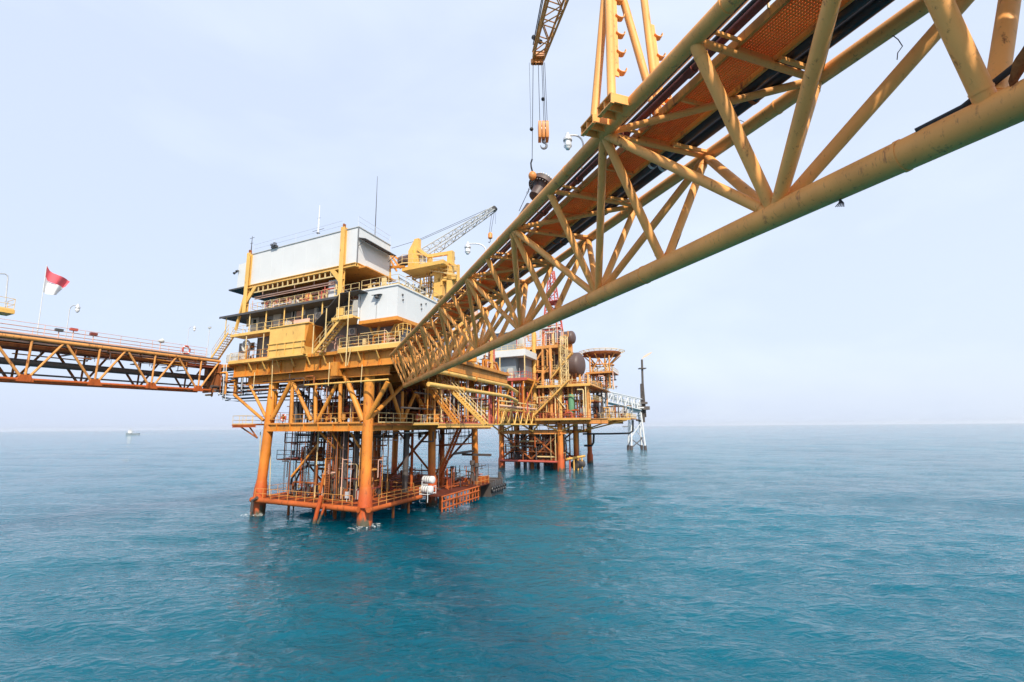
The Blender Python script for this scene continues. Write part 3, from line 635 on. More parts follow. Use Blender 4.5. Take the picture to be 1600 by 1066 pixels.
for v in (10.6, 12.1): m.tube(W(-1.2, v+.2, 2.2), W(-1.2, v+.2, 3.9), .05, 6); m.tube(W(-1.2, v+.2, 3.5), W(-2.1, v+.2, 3.5), .05, 6)
m.build('bracket', M['white'], rk)
# lower landing on the right, red, with its frame
ld = thing('boat_landing', 'red steel boat landing with a hanging pipe frame on the right side at the water', 'boat landing', W(-3, 16, 0))
MB().box(-4.5, -1.1, 10.8, 27, 2.0, 2.16).build('deck', M['seadeck'], ld)
for z in (.55, 1.45, 2.08): MB().tube(W(-4.6, 10.6, z), W(-4.6, 22.5, z), .11, 8).build('rub_rail', M['redox'], ld)
for k in range(12): MB().tube(W(-4.6, 10.7+k*1.05, .15), W(-4.6, 10.7+k*1.05, 2.1), .09, 8).build('upright', M['redox'], ld)
for k in range(11): MB().tube(W(-4.6, 10.7+k*1.05, .55 if k % 2 else 2.0), W(-4.6, 11.75+k*1.05, 2.0 if k % 2 else .55), .05, 6).build('diagonal', M['rust'], ld)
MB().rail([W(-4.5, 22, 2.16), W(-4.5, 26.6, 2.16)], toe=False).build('railing', M['railorange'], ld)
for v in (13, 18, 23, 26): MB().tube(W(-3, v, -2), W(-3, v, 2), .22, 10).build('pile', M['rust'], ld)
MB().box(-4.5, -1.5, 26.6, 26.8, 2.2, 3.2).build('bulkhead', M['redox'], ld)
# small pump platform on it
pm = thing('pump', 'dark pump with tall column standing on the red boat landing', 'pump', W(-2.6, 24.5, 2.16))
for u, h in ((-2.4, 3.6), (-3.2, 3.2)): MB().path([W(u, 24.5, 2.16), W(u, 24.5, 2.16+h*.8), W(u, 24.5, 2.16+h*.81), W(u, 24.5, 2.16+h)], [.22, .22, .4, .4], 12).build('column', M['pipe'], pm)
MB().beam(W(0, 25.5, 6.6), W(-5.4, 25.5, 6.6), .4, .35).build('beam', M['pipe'], pm); MB().box(-3.6, -1.9, 24, 25, 2.17, 2.6).build('base', M['rust'], pm)
# fender block with tyres beyond the far right leg
fd = thing('fender', 'dark wooden fender block beyond the far right leg at the waterline', 'fender', W(-2, 30, 0))
for k in range(6): MB().box(-4.6+k*.02, -.8, 27.2+k*1.0, 28.1+k*1.0, -.8, 2.1+.12*(k % 3)).build('timber', M['pipe'], fd)
MB().tube(W(-4.0, 32.6, 2.2), W(-4.0, 32.6, 3.3), .3, 12).build('mooring_post', M['pipe'], fd)
for k in range(6):
    c = W(-4.83, 27.7+k*1.05, 1.0); t = thing('tyre', 'black rubber tyre hung on the dark fender block at the water', 'tyre', c, 'tyres along the fender block'); MB().torus(c, .42, .17, Vx, Zx, 18, 8).build('tread', M['black'], t); MB().tube(c+Zx*.45, c+Zx*1.35, .02, 5).build('chain', M['steel'], t)

# ------------------------------------------------------------------ stairs
def stair(name_label, p, q, wd, width=1.1, mat='yellow', railmat='rail', n=None, group='steel stairs on the platforms', rails=(1, 1)):
    p, q = np.array(p, float), np.array(q, float); wd = np.array(wd, float)*width
    t = thing('staircase', name_label, 'stairs', p, group); n = n or max(6, int(abs(q[2]-p[2])/.3))
    for k, o in enumerate((0*wd, wd)):
        MB().beam(p+o, q+o, .07, .34).build('stringer', M[mat], t)
        if rails[k]: MB().rail([p+o+Zx*.1, q+o+Zx*.1], 1.15, 1.4, .032, (.5, 1.), False).build('handrail', M[railmat], t)
    h = (q-p)*np.array((1, 1, 0)); h /= np.linalg.norm(h); nn = np.cross(Zx, h)
    for k in range(n):
        c = p+(q-p)*(k+.5)/n; MB().hexa([c+h*a+o+Zx*z for z in (-.02, .03) for a, o in ((-.14, wd*.04), (.14, wd*.04), (.14, wd*.96), (-.14, wd*.96))]).build('tread', M[mat], t)
    return t
ub, zb = onv(489, 552, -2.7); ut, zt_ = onv(531, 499, -2.7)
stair('yellow steel stairs under a sloping dark roof at the front of the platform', W(ub, -2.7, zb), W(ut, -2.7, zt_), Vx, 1.15)
ub2, zb2 = onv(330, 556, VF); ut2, zt2 = onv(357, 516, VF)
stair('yellow steel stairs from the left bridge up to the grey upper walkway', W(ub2, VF, zb2-.4), W(ut2, VF, zt2-.4), Vx, 1.2)
a = onv(682, 588, 13); b = onv(757, 664, 13); stair('long yellow stairs crossing below the end of the truss bridge', W(b[0], 13, b[1]), W(a[0], 13, a[1]), Vx, 1.2)
a = onv(655, 590, 10); b = onv(712, 662, 10); stair('orange-yellow stairs beside the long ones below the truss bridge', W(b[0], 10, b[1]), W(a[0], 10, a[1]), Vx, 1.1, 'orange', 'railorange')  # stringers and treads in orange paint, not the yellow of the long stairs
a = onv(716, 668, 17); b = onv(680, 755, 17); stair('rusty red stairs from the cellar deck down to the sea deck', W(b[0], 17, b[1]), W(a[0], 17, a[1]), Vx, 1.1, 'redox', 'railorange')
# ================================================================== topsides
def fv(x, y, v): u, z = onv(x, y, v); return u, z
def panel(x0, y0, x1, y1, v, dep):      # box on a wall from two photo corners
    u0, z1 = onv(x0, y0, v); u1, z0 = onv(x1, y1, v)
    return MB().box(min(u0, u1), max(u0, u1), v-dep, v-.003, min(z0, z1), max(z0, z1))
acc = thing('accommodation_block', 'two-storey grey accommodation block with walkways under a dark flat canopy', 'building', W(12, 4, MD))
A = lambda n, mt, m, par=None, lab=None: m.build(n, M[mt], par or acc, lab)
A('wall', 'grey', MB().box(-4, 22.6, .9, 14, 20.3, 24.0)); A('wall', 'grey', MB().box(1.2, 22.9, .9, 14, 24.3, 27.0))
A('walkway', 'yellow', MB().box(.9, 25.7, VF, .88, 24.02, 24.18)); A('walkway_edge', 'yellow', MB().box(9.8, 25.8, VF-.08, VF-.01, 23.95, 24.3))
A('canopy', 'dark', MB().box(4.1, 28.6, VF-.1, 14.5, 27.05, 27.2)); A('canopy_edge', 'dark', MB().box(4.1, 28.65, VF-.2, VF-.11, 26.95, 27.24))
A('wall_frame', 'grey', MB().box(22.62, 22.75, .8, .98, 20.31, 23.99))
for px in (384, 411): u = fv(px, 530, VF)[0]; A('post', 'rail', MB().tube(W(u, VF+.1, 20.3), W(u, VF+.1, 24.0), .07, 8))
for px, mt in ((352.5, 'rail'), (389, 'rail'), (414.5, 'yellow'), (442.5, 'yellow'), (471, 'yellow'), (501.5, 'yellow')):
    u = fv(px, 500, VF)[0]; A('post', mt, MB().tube(W(u, VF+.12, 24.2), W(u, VF+.12, 27.05), .085, 8))
RL = lambda pts, mat='rail', **k: A('railing', mat, MB().rail(pts, **k))
RL([W(25.6, .8, 24.2), W(25.6, VF, 24.2)]); RL([W(24.6, VF, 24.2), W(20.2, VF, 24.2)]); RL([W(20, VF, 24.2), W(11, VF, 24.2)]); RL([W(10, VF, 24.2), W(8.9, VF, 24.2)])
RL([W(23.5, VF, 20.42), W(17.4, VF, 20.42)], 'railorange'); RL([W(25.5, 2, 20.4), W(25.5, VF, 20.4), W(23.6, VF, 20.4)])
def door(x0, y0, x1, y1, v, mat='lightgrey', win=True):
    m = panel(x0, y0, x1, y1, v, .06); d = A('door', mat, m)
    if win: m2 = panel(x0+(x1-x0)*.3, y0+(y1-y0)*.15, x0+(x1-x0)*.68, y0+(y1-y0)*.42, v-.064, .02); A('window', 'glass', m2, d)
    m3 = panel(x0+(x1-x0)*.8, y0+(y1-y0)*.5, x0+(x1-x0)*.9, y0+(y1-y0)*.6, v-.064, .05); A('handle', 'steel', m3, d)
door(393, 496, 403, 522, .9); door(428, 490, 437.5, 514, .9, 'lightgrey', False); door(503, 478, 513, 500, .9); door(374.5, 537, 382, 562, .9, 'grey', False)
def window(x0, y0, x1, y1, v, fr='rail'):
    f = A('window', fr, panel(x0-1.2, y0-1.2, x1+1.2, y1+1.2, v, .05)); A('pane', 'glass', panel(x0, y0, x1, y1, v-.053, .02), f)
window(392.5, 537, 396, 546, .9, 'white'); window(457.5, 487, 460, 495, .9, 'white'); window(387.5, 500, 389.5, 509, .9); window(418, 500, 422, 507, .9, 'grey')
A('notice_board', 'white', panel(471, 483, 477, 492, .9, .05)); A('notice_board', 'pink', panel(464, 487, 470, 496, .9, .05))
A('vent', 'lightgrey', panel(493.5, 482, 497.5, 491, .9, .3))
A('rail_panel', 'pink', MB().box(*sorted((fv(459, 505, VF)[0], fv(484, 500, VF)[0])), VF-.03, VF-.0, 24.3, 25.0))
# yellow plated box in front of the lower storey
yb = thing('yellow_shelter', 'big plain yellow plated shelter box at the front of the lower storey', 'shelter', W(14, VF, MD))
uL, uR = fv(421, 530, VF-.6)[0], fv(475.5, 530, VF-.6)[0]
MB().box(uR, uL, VF-.6, .85, 20.32, 24.18).build('body', M['yellow'], yb); MB().box(uR-.75, uL+.1, VF-.75, .9, 24.2, 24.32).build('roof', M['yellow'], yb)
m = MB(); m.add([W(uR-.7, VF-.55, 24.19), W(uR-.004, VF-.55, 24.19), W(uR-.004, VF-.55, 21.3), W(uR-.7, .7, 24.19), W(uR-.004, .7, 24.19), W(uR-.004, .7, 21.3)], [(0, 1, 2), (3, 5, 4), (0, 3, 4, 1), (1, 4, 5, 2), (0, 2, 5, 3)]); m.build('bracket', M['orange'], yb)
for z in (21.25, 22.0): MB().beam(W(uR-.3, VF-.68, z), W(uL+.25, VF-.68, z), .09, .11).build('guard_bar', M['yellow'], yb)
for k in range(5): u = uR+.3+k*(uL-uR-.4)/4; MB().beam(W(u, VF-.7, 20.4), W(u, VF-.7, 22.05), .07, .07, Vx).build('guard_post', M['yellow'], yb)
MB().box(uR, uL, VF-.75, VF-.61, 20.1, 20.35).build('sill', M['yellow'], yb)
# sloping stair roof
sr = thing('stair_roof', 'dark sloping sheet roof on white posts above the front stairs', 'roof', W(6, -2.2, 24))
a0 = W(fv(490, 507, -3)[0], -3, fv(490, 507, -3)[1]); a1 = W(fv(531, 459, -3)[0], -3, fv(531, 459, -3)[1]); wv = Vx*1.7
MB().hexa([a0, a1, a1+wv, a0+wv, a0+Zx*.08, a1+Zx*.08, a1+wv+Zx*.08, a0+wv+Zx*.08]).build('sloping_sheet', M['dark'], sr)
dr = Zx*(-2.0); MB().hexa([a0+wv+dr*.2, a1+wv+dr*.95, a1+wv+Vx*.04+dr*.95, a0+wv+Vx*.04+dr*.2, a0+wv-Zx*.005, a1+wv-Zx*.005, a1+wv+Vx*.04-Zx*.005, a0+wv+Vx*.04-Zx*.005]).build('side_sheet', M['dark'], sr)
a2 = a1-Ux*3.3
MB().hexa([a1, a2, a2+wv, a1+wv, a1+Zx*.08, a2+Zx*.08, a2+wv+Zx*.08, a1+wv+Zx*.08]).build('flat_sheet', M['dark'], sr)
for x, y0, y1 in ((490.5, 509, 552), (510.5, 482, 530), (530.5, 459, 498), (546, 456, 572)):
    p, q = pv(x, y0, -2.98), pv(x, y1, -2.98); MB().tube((p[0], p[1], q[2]), p, .065, 8).build('post', M['rail'], sr)
# landing at the top of the stairs
lo = thing('stair_landing', 'yellow stair landing with a yellow panel and a grey door, beside the white control room', 'landing', W(3, -2, 24))
MB().box(.9, 4.3, -2.8, .8, 23.95, 24.12).build('floor', M['yellow'], lo); MB().beam(W(4.3, -2.85, 23.95), W(.85, -2.85, 23.95), .08, .34).build('edge', M['yellow'], lo)
MB().rail([W(3.6, -2.8, 24.12), W(.95, -2.8, 24.12)]).build('railing', M['rail'], lo); MB().box(2.4, 3.5, -2.86, -2.8, 24.3, 25.2).build('kick_panel', M['yellow'], lo)
d = panel(552, 470, 560, 500, .88, .06).build('door', M['lightgrey'], lo)
# clutter on the walkways
cabinet(*(lambda u: (u, -1.2, 24.2))(fv(450, 505, -1.2)[0]), .95, .7, 1.0, 'white', 'small white bin on the upper walkway above the yellow shelter', 'bin', 'bin')
for i, (px, w_) in enumerate(((355, 1.1), (362, 1.0), (369, 1.0))): cabinet(fv(px+7, 555, -1)[0], -1.1, 20.42, w_, .9, 1.2, 'white', ('first white locker from the left at the foot of the left stairs', 'middle white locker of the row below the left stairs', 'white locker under the hose reel, nearest the lower grey wall')[i], 'locker', 'locker', 'white lockers below the left stairs')
t = thing('hose_reel', 'pale hose reel with spokes beside the lower walkway below the left stairs', 'hose reel', W(23.6, .2, 21.7))
c = W(23.6, -.4, 22.7); m = MB(); m.torus(c, .75, .16, Ux, Zx, 20, 8); m.build('hose', M['lightgrey'], t); m = MB()
for k in range(4): a = math.pi*k/4; d_ = math.cos(a)*Ux+math.sin(a)*Zx; m.tube(c-d_*.72, c+d_*.72, .05, 6)
m.build('spoke', M['white'], t); MB().tube(W(23.6, -.3, 20.4), c, .08, 8).build('stand', M['rail'], t)
def ac(u, v, z, label):
    t = thing('air_conditioner', label, 'air conditioner', W(u, v, z), 'air conditioners on the grey walls')
    MB().box(u-.55, u+.55, v-.45, v-.004, z, z+.85).build('casing', M['white'], t); m = MB(); m.torus(W(u-.1, v-.47, z+.42), .3, .03, Ux, Zx, 16, 6)
    for r in (.1, .2): m.torus(W(u-.1, v-.47, z+.42), r, .015, Ux, Zx, 14, 5)
    m.build('fan_grille', M['dark'], t)
u, z = fv(552.5, 523, .9); ac(u, .9, z-.1, 'white air conditioner on the lower grey wall under the white control room')
u, z = fv(526, 493, .9); ac(10.2, .9, 25.4, 'white air conditioner on the upper grey wall behind the stair roof')

# open machinery deck above the canopy, upper white module on yellow columns
hs = thing('upper_module', 'large white windowless module carried on yellow columns at the top of the platform', 'building', W(12, 4, CAN))
B = lambda n, mt, m, par=None: m.build(n, M[mt], par or hs)
B('body', 'white', MB().box(2.05, 23.2, -1.15, 5.8, 31.3, 36.0)); B('side_body', 'white', MB().box(23.21, 26.7, -.6, 5.5, 31.6, 35.3)); B('side_canopy', 'dark', MB().box(22.9, 27.6, -1.3, 5.5, 31.15, 31.35))
B('roof', 'lightgrey', MB().box(1.95, 23.3, -1.25, 5.9, 36.0, 36.1))
for k in range(1, 9): u = 2.05+k*2.35; B('panel_joint', 'white', MB().box(u-.02, u+.02, -1.158, -1.15, 31.35, 35.98))
for k in range(1, 4): v = -1.15+k*1.74; B('panel_joint', 'white', MB().box(2.042, 2.05, v-.02, v+.02, 31.35, 35.98))
B('sill_beam', 'yellow', MB().ibeam(W(23.8, -1.3, 31.05), W(2.1, -1.3, 31.05), .35, .48, .07)); B('sill_beam', 'yellow', MB().ibeam(W(2.05, -1.1, 31.05), W(2.05, 5.8, 31.05), .3, .48, .07))
B('floor', 'orange', MB().box(2.3, 23.5, -1.0, 5.8, 30.95, 31.28))
for u, zt in ((4.35, 36.3), (23.1, 36.15)):
    m = MB(); m.ibeam(W(u, -1.42, 27.2), W(u, -1.42, zt), .62, .5, .08, Vx); B('column', 'yellow', m)
    for z in (28.4, 29.4, 30.4): B('column_stiffener', 'yellow', MB().box(u-.3, u+.3, -1.62, -1.2, z, z+.06))
    B('column_cap', 'rust', MB().box(u-.1, u+.1, -1.6, -1.2, zt+.002, zt+.45))
m = MB(); m.add([W(u_, v_, z_) for v_ in (-1.5, -1.3) for u_, z_ in ((4.7, 29.0), (6.4, 30.8), (5.6, 30.8), (4.7, 29.9))], [(3, 2, 1, 0), (4, 5, 6, 7), (0, 1, 5, 4), (1, 2, 6, 5), (2, 3, 7, 6), (3, 0, 4, 7)]); B('knee_brace', 'yellow', m)
m = MB(); m.add([W(u_, v_, z_) for v_ in (-1.5, -1.3) for u_, z_ in ((22.8, 28.7), (20.9, 30.8), (21.7, 30.8), (22.8, 29.6))], [(3, 2, 1, 0), (4, 5, 6, 7), (0, 1, 5, 4), (1, 2, 6, 5), (2, 3, 7, 6), (3, 0, 4, 7)]); B('knee_brace', 'yellow', m)
B('raking_leg', 'yellow', MB().beam(W(23.5, -1.2, 30.8), W(25.2, -1.2, 25.0), .3, .3))
for k in range(16): u = 6.3+k*1.02; B('hanger', 'rail', MB().box(u, u+.14, -1.4, -1.25, 30.12, 30.8))
B('hanger_rail', 'rail', MB().beam(W(22, -1.32, 30.05), W(5.6, -1.32, 30.05), .14, .16))
for z, r, v in ((29.5, .1, -.9), (29.25, .06, -.8), (28.95, .16, .5)): B('pipe', 'pink', MB().tube(W(22, v, z), W(6, v, z), r, 10))
for u in (20.2, 17, 13.6, 9.8): B('pipe_hanger', 'pink', MB().tube(W(u, -.9, 29.4), W(u, -.9, 30.95), .04, 6))
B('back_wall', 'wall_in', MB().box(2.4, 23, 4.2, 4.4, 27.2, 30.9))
for u in (4.3, 10.5, 17, 23): B('rear_column', 'orange', MB().ibeam(W(u, 5.2, 27.2), W(u, 5.2, 30.9), .4, .4, .06, Vx))
B('awning', 'dark', MB().hexa([W(2.0, -1.2, 34.5), W(.75, -1.2, 34.15), W(.75, 5.6, 34.15), W(2.0, 5.6, 34.5), W(2.0, -1.2, 34.6), W(.75, -1.2, 34.25), W(.75, 5.6, 34.25), W(2.0, 5.6, 34.6)]))
for v in (-1.1, 5.4): B('awning_bracket', 'dark', MB().beam(W(2.0, v, 33.5), W(.85, v, 34.15), .06, .06))
B('corner_trim', 'grey', MB().box(1.98, 2.12, -1.24, -1.12, 31.3, 35.95)); B('side_soffit', 'orange', MB().box(.7, 2.0, -.9, 5.7, 30.6, 30.75))
for u in (6.3, 10, 18.5): pass
R2 = lambda pts, par=hs, mat='rail', **k: MB().rail(pts, **k).build('railing', M[mat], par)
R2([W(22.6, -1.2, 36.1), W(4.8, -1.2, 36.1)], mat='galv', r=.02, gap=4.5, toe=False, levels=(.5, 1.), h=1.3); R2([W(2.1, -1.2, 36.1), W(2.1, 5.8, 36.1)], mat='galv', r=.02, gap=3.5, toe=False, h=1.3)
R2([W(22, VF+.1, 27.22), W(6.8, VF+.1, 27.22)], mat='rail')
def mast(px, y0, y1, v, r, label, mat='galv', cross=None):
    u, z0 = onv(px, y0, v); z1 = onv(px, y1, v)[1]; t = thing('antenna_mast', label, 'antenna', W(u, v, z0), 'antenna masts on the upper module')
    MB().path([W(u, v, z0), W(u, v, z0+(z1-z0)*.5), W(u, v, z1)], [r*1.4, r, r*.5], 8).build('mast', M[mat], t); MB().box(u-.2, u+.2, v-.2, v+.2, z0, z0+.12).build('base', M['steel'], t)
    if cross: m = MB(); [m.tube(W(u-c, v, z0+(z1-z0)*f), W(u+c, v, z0+(z1-z0)*f), .04, 5) for f, c in cross]; m.build('crossarm', M['steel'], t)
mast(497, 365, 322, -.2, .09, 'white thin antenna mast near the middle of the white module roof', 'white', ((.12, 1.1), (.55, .25)))
mast(585.5, 378, 277, 2.5, .05, 'tall dark whip antenna to the right of the white module', 'dark')
mast(392, 397, 370, -1.0, .06, 'short dark antenna with crossarm at the left end of the white module roof', 'dark', ((.9, .5), (.6, .3)))
t = thing('floodlight', 'dark twin floodlight on the roof edge of the white module, left of centre', 'floodlight', W(17.5, -1.1, 36.1))
u, z = fv(430, 382, -1.2); MB().box(u-.7, u+.5, -1.5, -1.2, 36.05, 36.3).build('bracket', M['dark'], t); MB().box(u-.5, u-.1, -1.7, -1.3, 36.32, 36.7).build('lamp', M['steel'], t); MB().box(u+.1, u+.45, -1.7, -1.3, 36.32, 36.6).build('lamp', M['steel'], t)
t = thing('floodlight', 'small dark twin spotlight on the white side wall at the far left', 'floodlight', W(25.6, -.7, 34))
for px, py in ((367.5, 426), (371.5, 423)): u, z = fv(px, py, -.8); MB().path([W(u, -.62, z), W(u, -.8, z), W(u, -1.0, z-.2)], [.08, .14, .2], 10).build('lamp', M['dark'], t)
# machinery standing along the edge of the open deck
def drum(u, v, z, r, h, mat, label, grp):
    t = thing('drum', label, 'drum', W(u, v, z), grp); m = MB(); m.path([W(u, v, z), W(u, v, z+h)], r, 16); m.build('shell', M[mat], t)
    m = MB(); [m.torus(W(u, v, z+h*f), r, .03, (1, 0, 0), (0, 1, 0), 16, 5) for f in (.02, .34, .67, .98)]; m.build('rim', M[mat], t)
drum(11.3, -.3, 27.22, .5, 1.35, 'yellow', 'yellowish drum standing among the pipes on the open upper deck', None)
def skid(u, label, seed, mat='pink', L=3.0):
    rnd = random.Random(seed); t = thing('pump_skid', label, 'pump skid', W(u, .6, CAN), 'pump skids along the open deck')
    MB().box(u-L/2, u+L/2, -.3, 1.6, 27.22, 27.42).build('base', M['orange'], t)
    MB().capsule(W(u-L*.4, .8, 28.2), W(u+L*.05, .8, 28.2), .55, 14).build('motor', M[mat], t); MB().capsule(W(u+L*.2, .8, 28.0), W(u+L*.4, .8, 28.0), .45, 14).build('pump', M['lightgrey'], t)
    for k in range(6):
        a = u+rnd.uniform(-L/2, L/2); b = a+rnd.uniform(-.9, .9); z = rnd.uniform(27.9, 29.); MB().path([W(a, -.2, 27.4), W(a, -.2, z), W(b, -.2, z+.05), W(b, .6, z-.3)], .07, 7).build('pipe', M[rnd.choice(('pink', 'rail', 'lightgrey'))], t)
    for k in range(3): a = u+rnd.uniform(-L/2, L/2); m = MB(); m.torus(W(a, -.4, rnd.uniform(27.8, 28.6)), .22, .035, Ux, Zx, 14, 5); m.build('handwheel', M['railred'], t)
skid(19.2, 'pump skid with pink motor at the left end of the open upper deck', 1); skid(15.6, 'pump skid left of the yellowish drum on the open upper deck', 2, 'lightgrey', 3.2); skid(8.8, 'pump skid right of the yellowish drum on the open upper deck', 3)
cabinet(*(lambda u: (u, -.6, 27.22))(fv(527, 450, -.6)[0]), 1.6, 1., 2.7, 'lightgrey', 'pale grey tall cabinet beside the right yellow column on the open deck')
vessel(W(21.6, 1.5, 28.9), W(20.4, 1.5, 28.9), .55, 'white', 'small white horizontal vessel at the left column on the open deck', z0=27.22)

# white control room at the corner
cr2 = thing('control_room', 'white box-shaped control room jutting out at the right corner of the platform', 'building', W(-2, 3, 23.6))
K = lambda n, mt, m, par=None: m.build(n, M[mt], par or cr2)
K('body', 'white', MB().box(-4.87, .86, VF, 10, 23.66, 27.3)); K('roof_edge', 'white', MB().box(-5.0, .95, VF-.12, 10.1, 27.3, 27.45))
K('floor_frame', 'orange', MB().box(-5.05, .9, VF-.15, 10.1, 23.2, 23.62)); K('corner_pipe', 'white', MB().tube(W(1.05, VF-.05, 23.3), W(1.05, VF-.05, 27.3), .13, 10))
for u in (-3.4, -2.0, -.6): K('panel_joint', 'white', MB().box(u-.015, u+.015, VF-.008, VF, 23.7, 27.28))
for v in (.5, 2.5, 4.5, 6.5, 8.5): K('panel_joint', 'white', MB().box(-4.878, -4.87, v-.015, v+.015, 23.7, 27.28))
u, z = fv(590, 462, VF); K('lamp_bracket', 'dark', MB().hexa([W(u-.75, VF-.55, z-.05), W(u+.55, VF-.55, z-.05), W(u+.55, VF-.01, z+.05), W(u-.75, VF-.01, z+.05), W(u-.75, VF-.55, z+.0), W(u+.55, VF-.55, z+.0), W(u+.55, VF-.01, z+.1), W(u-.75, VF-.01, z+.1)])); K('lamp', 'dark', MB().path([W(u-.2, VF-.35, z-.06), W(u-.2, VF-.35, z-.2), W(u-.2, VF-.4, z-.42)], [.1, .17, .24], 12))
K('cable', 'grey', MB().tube(W(u+.05, VF-.03, z-.3), W(u+.1, VF-.03, 23.6), .025, 5))
def ulight(y, px, py, s): v, z = onu(px, py, -4.87); K('wall_fitting', 'dark', MB().box(-4.87-.16, -4.874, v-s, v+s, z-s*1.3, z+s*1.3))
ulight(0, 628.5, 461, .08); ulight(0, 629, 469, .07); ulight(0, 657.5, 476, .08); ulight(0, 658, 483, .06); ulight(0, 665, 475, .06)
for (x0, y0), (x1, y1) in (((573, 502), (585, 526)), ((594, 505), (588, 528)), ((622, 500), (606, 530))): K('strut', 'yellow', MB().beam(pv(x0, y0, .2), pv(x1, y1, .2), .22, .22))
R2([W(.8, VF, 27.45), W(-4.9, VF, 27.45), W(-4.9, 10, 27.45)], cr2); R2([W(5.4, VF, 27.3), W(1.2, VF, 27.3)], cr2)
# items on its roof
t = thing('container', 'dark teal container on the control room roof behind the railing', 'container', W(-2.5, 0, 27.45)); u0, z0 = fv(622, 441, .5); u1, _ = fv(605, 441, .5)
tm = paint('teal_box_paint', (.03, .14, .15), .1); MB().box(u0, u1, .5, 2.5, 27.46, 28.35).build('body', tm, t); MB().box(u0-.05, u1+.05, .45, 2.55, 28.352, 28.42).build('lid', M['dark'], t)
for i in range(9):
    v = 1.5+i*1.05; u = -4.2+random.uniform(0, .6); h = random.uniform(.7, 1.5); t = thing('valve_stand', 'dark and white valve stands crowded on the control room roof edge', 'valve', W(u, v, 27.45), 'valve stands on the control room roof')
    MB().path([W(u, v, 27.45), W(u, v, 27.45+h*.7), W(u, v, 27.45+h*.72), W(u, v, 27.45+h)], [.09, .09, .2, .2], 8).build('body', M[random.choice(('lightgrey', 'pipe', 'white', 'steel'))], t); m = MB(); m.torus(W(u, v, 27.5+h), .2, .03, (1, 0, 0), (0, 1, 0), 12, 5); m.build('handwheel', M['black'], t)
# walkway railing under the control room and the bridge gangway
R([W(4, VF-.05, 20.5), W(-5.4, VF-.05, 20.5)], 'rail', levels=(.33, .66, 1.), h=1.3); R([W(-5.45, VF, 20.5), W(-5.45, 1, 20.5)], 'rail', h=1.3)
stair('small yellow caged stairs under the right corner of the white control room', pv(612, 531, .2), pv(630, 501, .2), Vx, 1.0, 'yellow', 'yellow')
cg = thing('cage_guard', 'yellow hooped guard rails under the corner of the control room by the bridge end', 'guard', pv(633, 525, -1)); m = MB()
for k, (x, y) in enumerate(((618, 512), (623, 507), (630, 505), (637, 506), (642, 508))):
    p = pv(x, y, -1.0); q = pv(x-1, y+18, -1.0); m.tube(p, q, .04, 6); r_ = p
    if k: m.tube(pp, p, .04, 6); m.tube((pp+pq)/2, (p+q)/2, .04, 6)
    pp, pq = p, q
m.build('hoop', M['yellow'], cg)

# yellow pedestal crane and machinery behind the control room
yc = thing('crane', 'yellow pedestal crane with a pale lattice boom raised behind the white control room', 'crane', W(-1, 9, 27.4))
Y = lambda n, mt, m: m.build(n, M[mt], yc)
vb = 9.
def vbox(x0, y0, x1, y1, v, d):
    xm, ym = (x0+x1)/2, (y0+y1)/2; u0, u1 = onv(x0, ym, v)[0], onv(x1, ym, v)[0]; z1, z0 = onv(xm, y0, v)[1], onv(xm, y1, v)[1]; return MB().box(min(u0, u1), max(u0, u1), v, v+d, min(z0, z1), max(z0, z1))
Y('pedestal', 'yellow', vbox(678, 414, 691, 462, vb, 2.2)); Y('platform', 'yellow', vbox(628, 412, 693, 417.5, vb-1.6, 4)); Y('platform', 'yellow', vbox(684, 432, 712, 438, vb, 3))
Y('post', 'yellow', vbox(646.5, 373, 653.5, 420, vb, .7)); Y('post', 'yellow', vbox(637.5, 391, 644.5, 420, vb-.3, .7)); Y('post', 'yellow', vbox(667, 398, 673, 430, vb+1, .6)); Y('post', 'yellow', vbox(698, 392, 706, 462, vb, .8))
m = MB(); m.add([W(*(lambda t: (t[0], v_, t[1]))(onv(x, y, vb))) for v_ in (vb+.1, vb+.6) for x, y in ((638, 391), (647, 374), (647, 391))], [(0, 1, 2), (5, 4, 3), (0, 3, 4, 1), (1, 4, 5, 2), (2, 5, 3, 0)]); Y('gusset', 'yellow', m)
tbv = lambda a, b, r, v=vb, mt='yellow', n='beam': Y(n, mt, MB().beam(pv(*a, v), pv(*b, v), r*2, r*2))
tbv((653, 389), (668, 400), .2); tbv((668, 401), (700, 396), .22); tbv((671, 414), (700, 417), .14); tbv((653, 397), (668, 399), .12); tbv((700, 408), (716, 418), .16); tbv((673, 430), (700, 420), .12); tbv((690, 418), (690, 446), .12); tbv((684, 420), (706, 438), .12, vb+1); tbv((716, 414), (716, 440), .16)
for x in (676, 681, 686, 692, 695): tbv((x, 412), (x, 430), .07, vb+.5)
for x, y0, y1 in ((653.5, 382, 374.5), (708.5, 412, 401.5)):
    p, q = pv(x, y0, vb+1), pv(x, y1, vb+1); Y('exhaust', 'dark', MB().path([p, p+(q-p)*.55, p+(q-p)*.56, q], [.12, .12, .24, .24], 10))
m = MB()
for k in range(5): c = pv(661, 403+k*4, vb+.4); m.tube(c-Ux*.45, c+Ux*.45, .17, 8); m.tube(c-Ux*.3+Zx*.22, c+Ux*.5+Zx*.22, .14, 8)
Y('engine', 'lightgrey', m); Y('winch_drum', 'tank', MB().tube(pv(626, 409, vb+1), pv(640, 406, vb+1), .75, 18))
R2([pv(628, 412, vb-1.5), pv(645, 411, vb-1.5), pv(692, 413, vb-1.5)], yc, h=1.3); R2([pv(672, 424, vb-.5), pv(714, 430, vb-.5)], yc, h=1.2); R2([pv(612, 420, vb-1.8), pv(628, 412, vb-1.8)], yc, h=1.2)
for (a, b) in (((604, 396), (620, 424)), ((607, 394), (626, 420)), ((600, 388), (622, 405))): Y('raking_beam', 'orange', MB().beam(pv(*a, 6), pv(*b, 7), .25, .25))
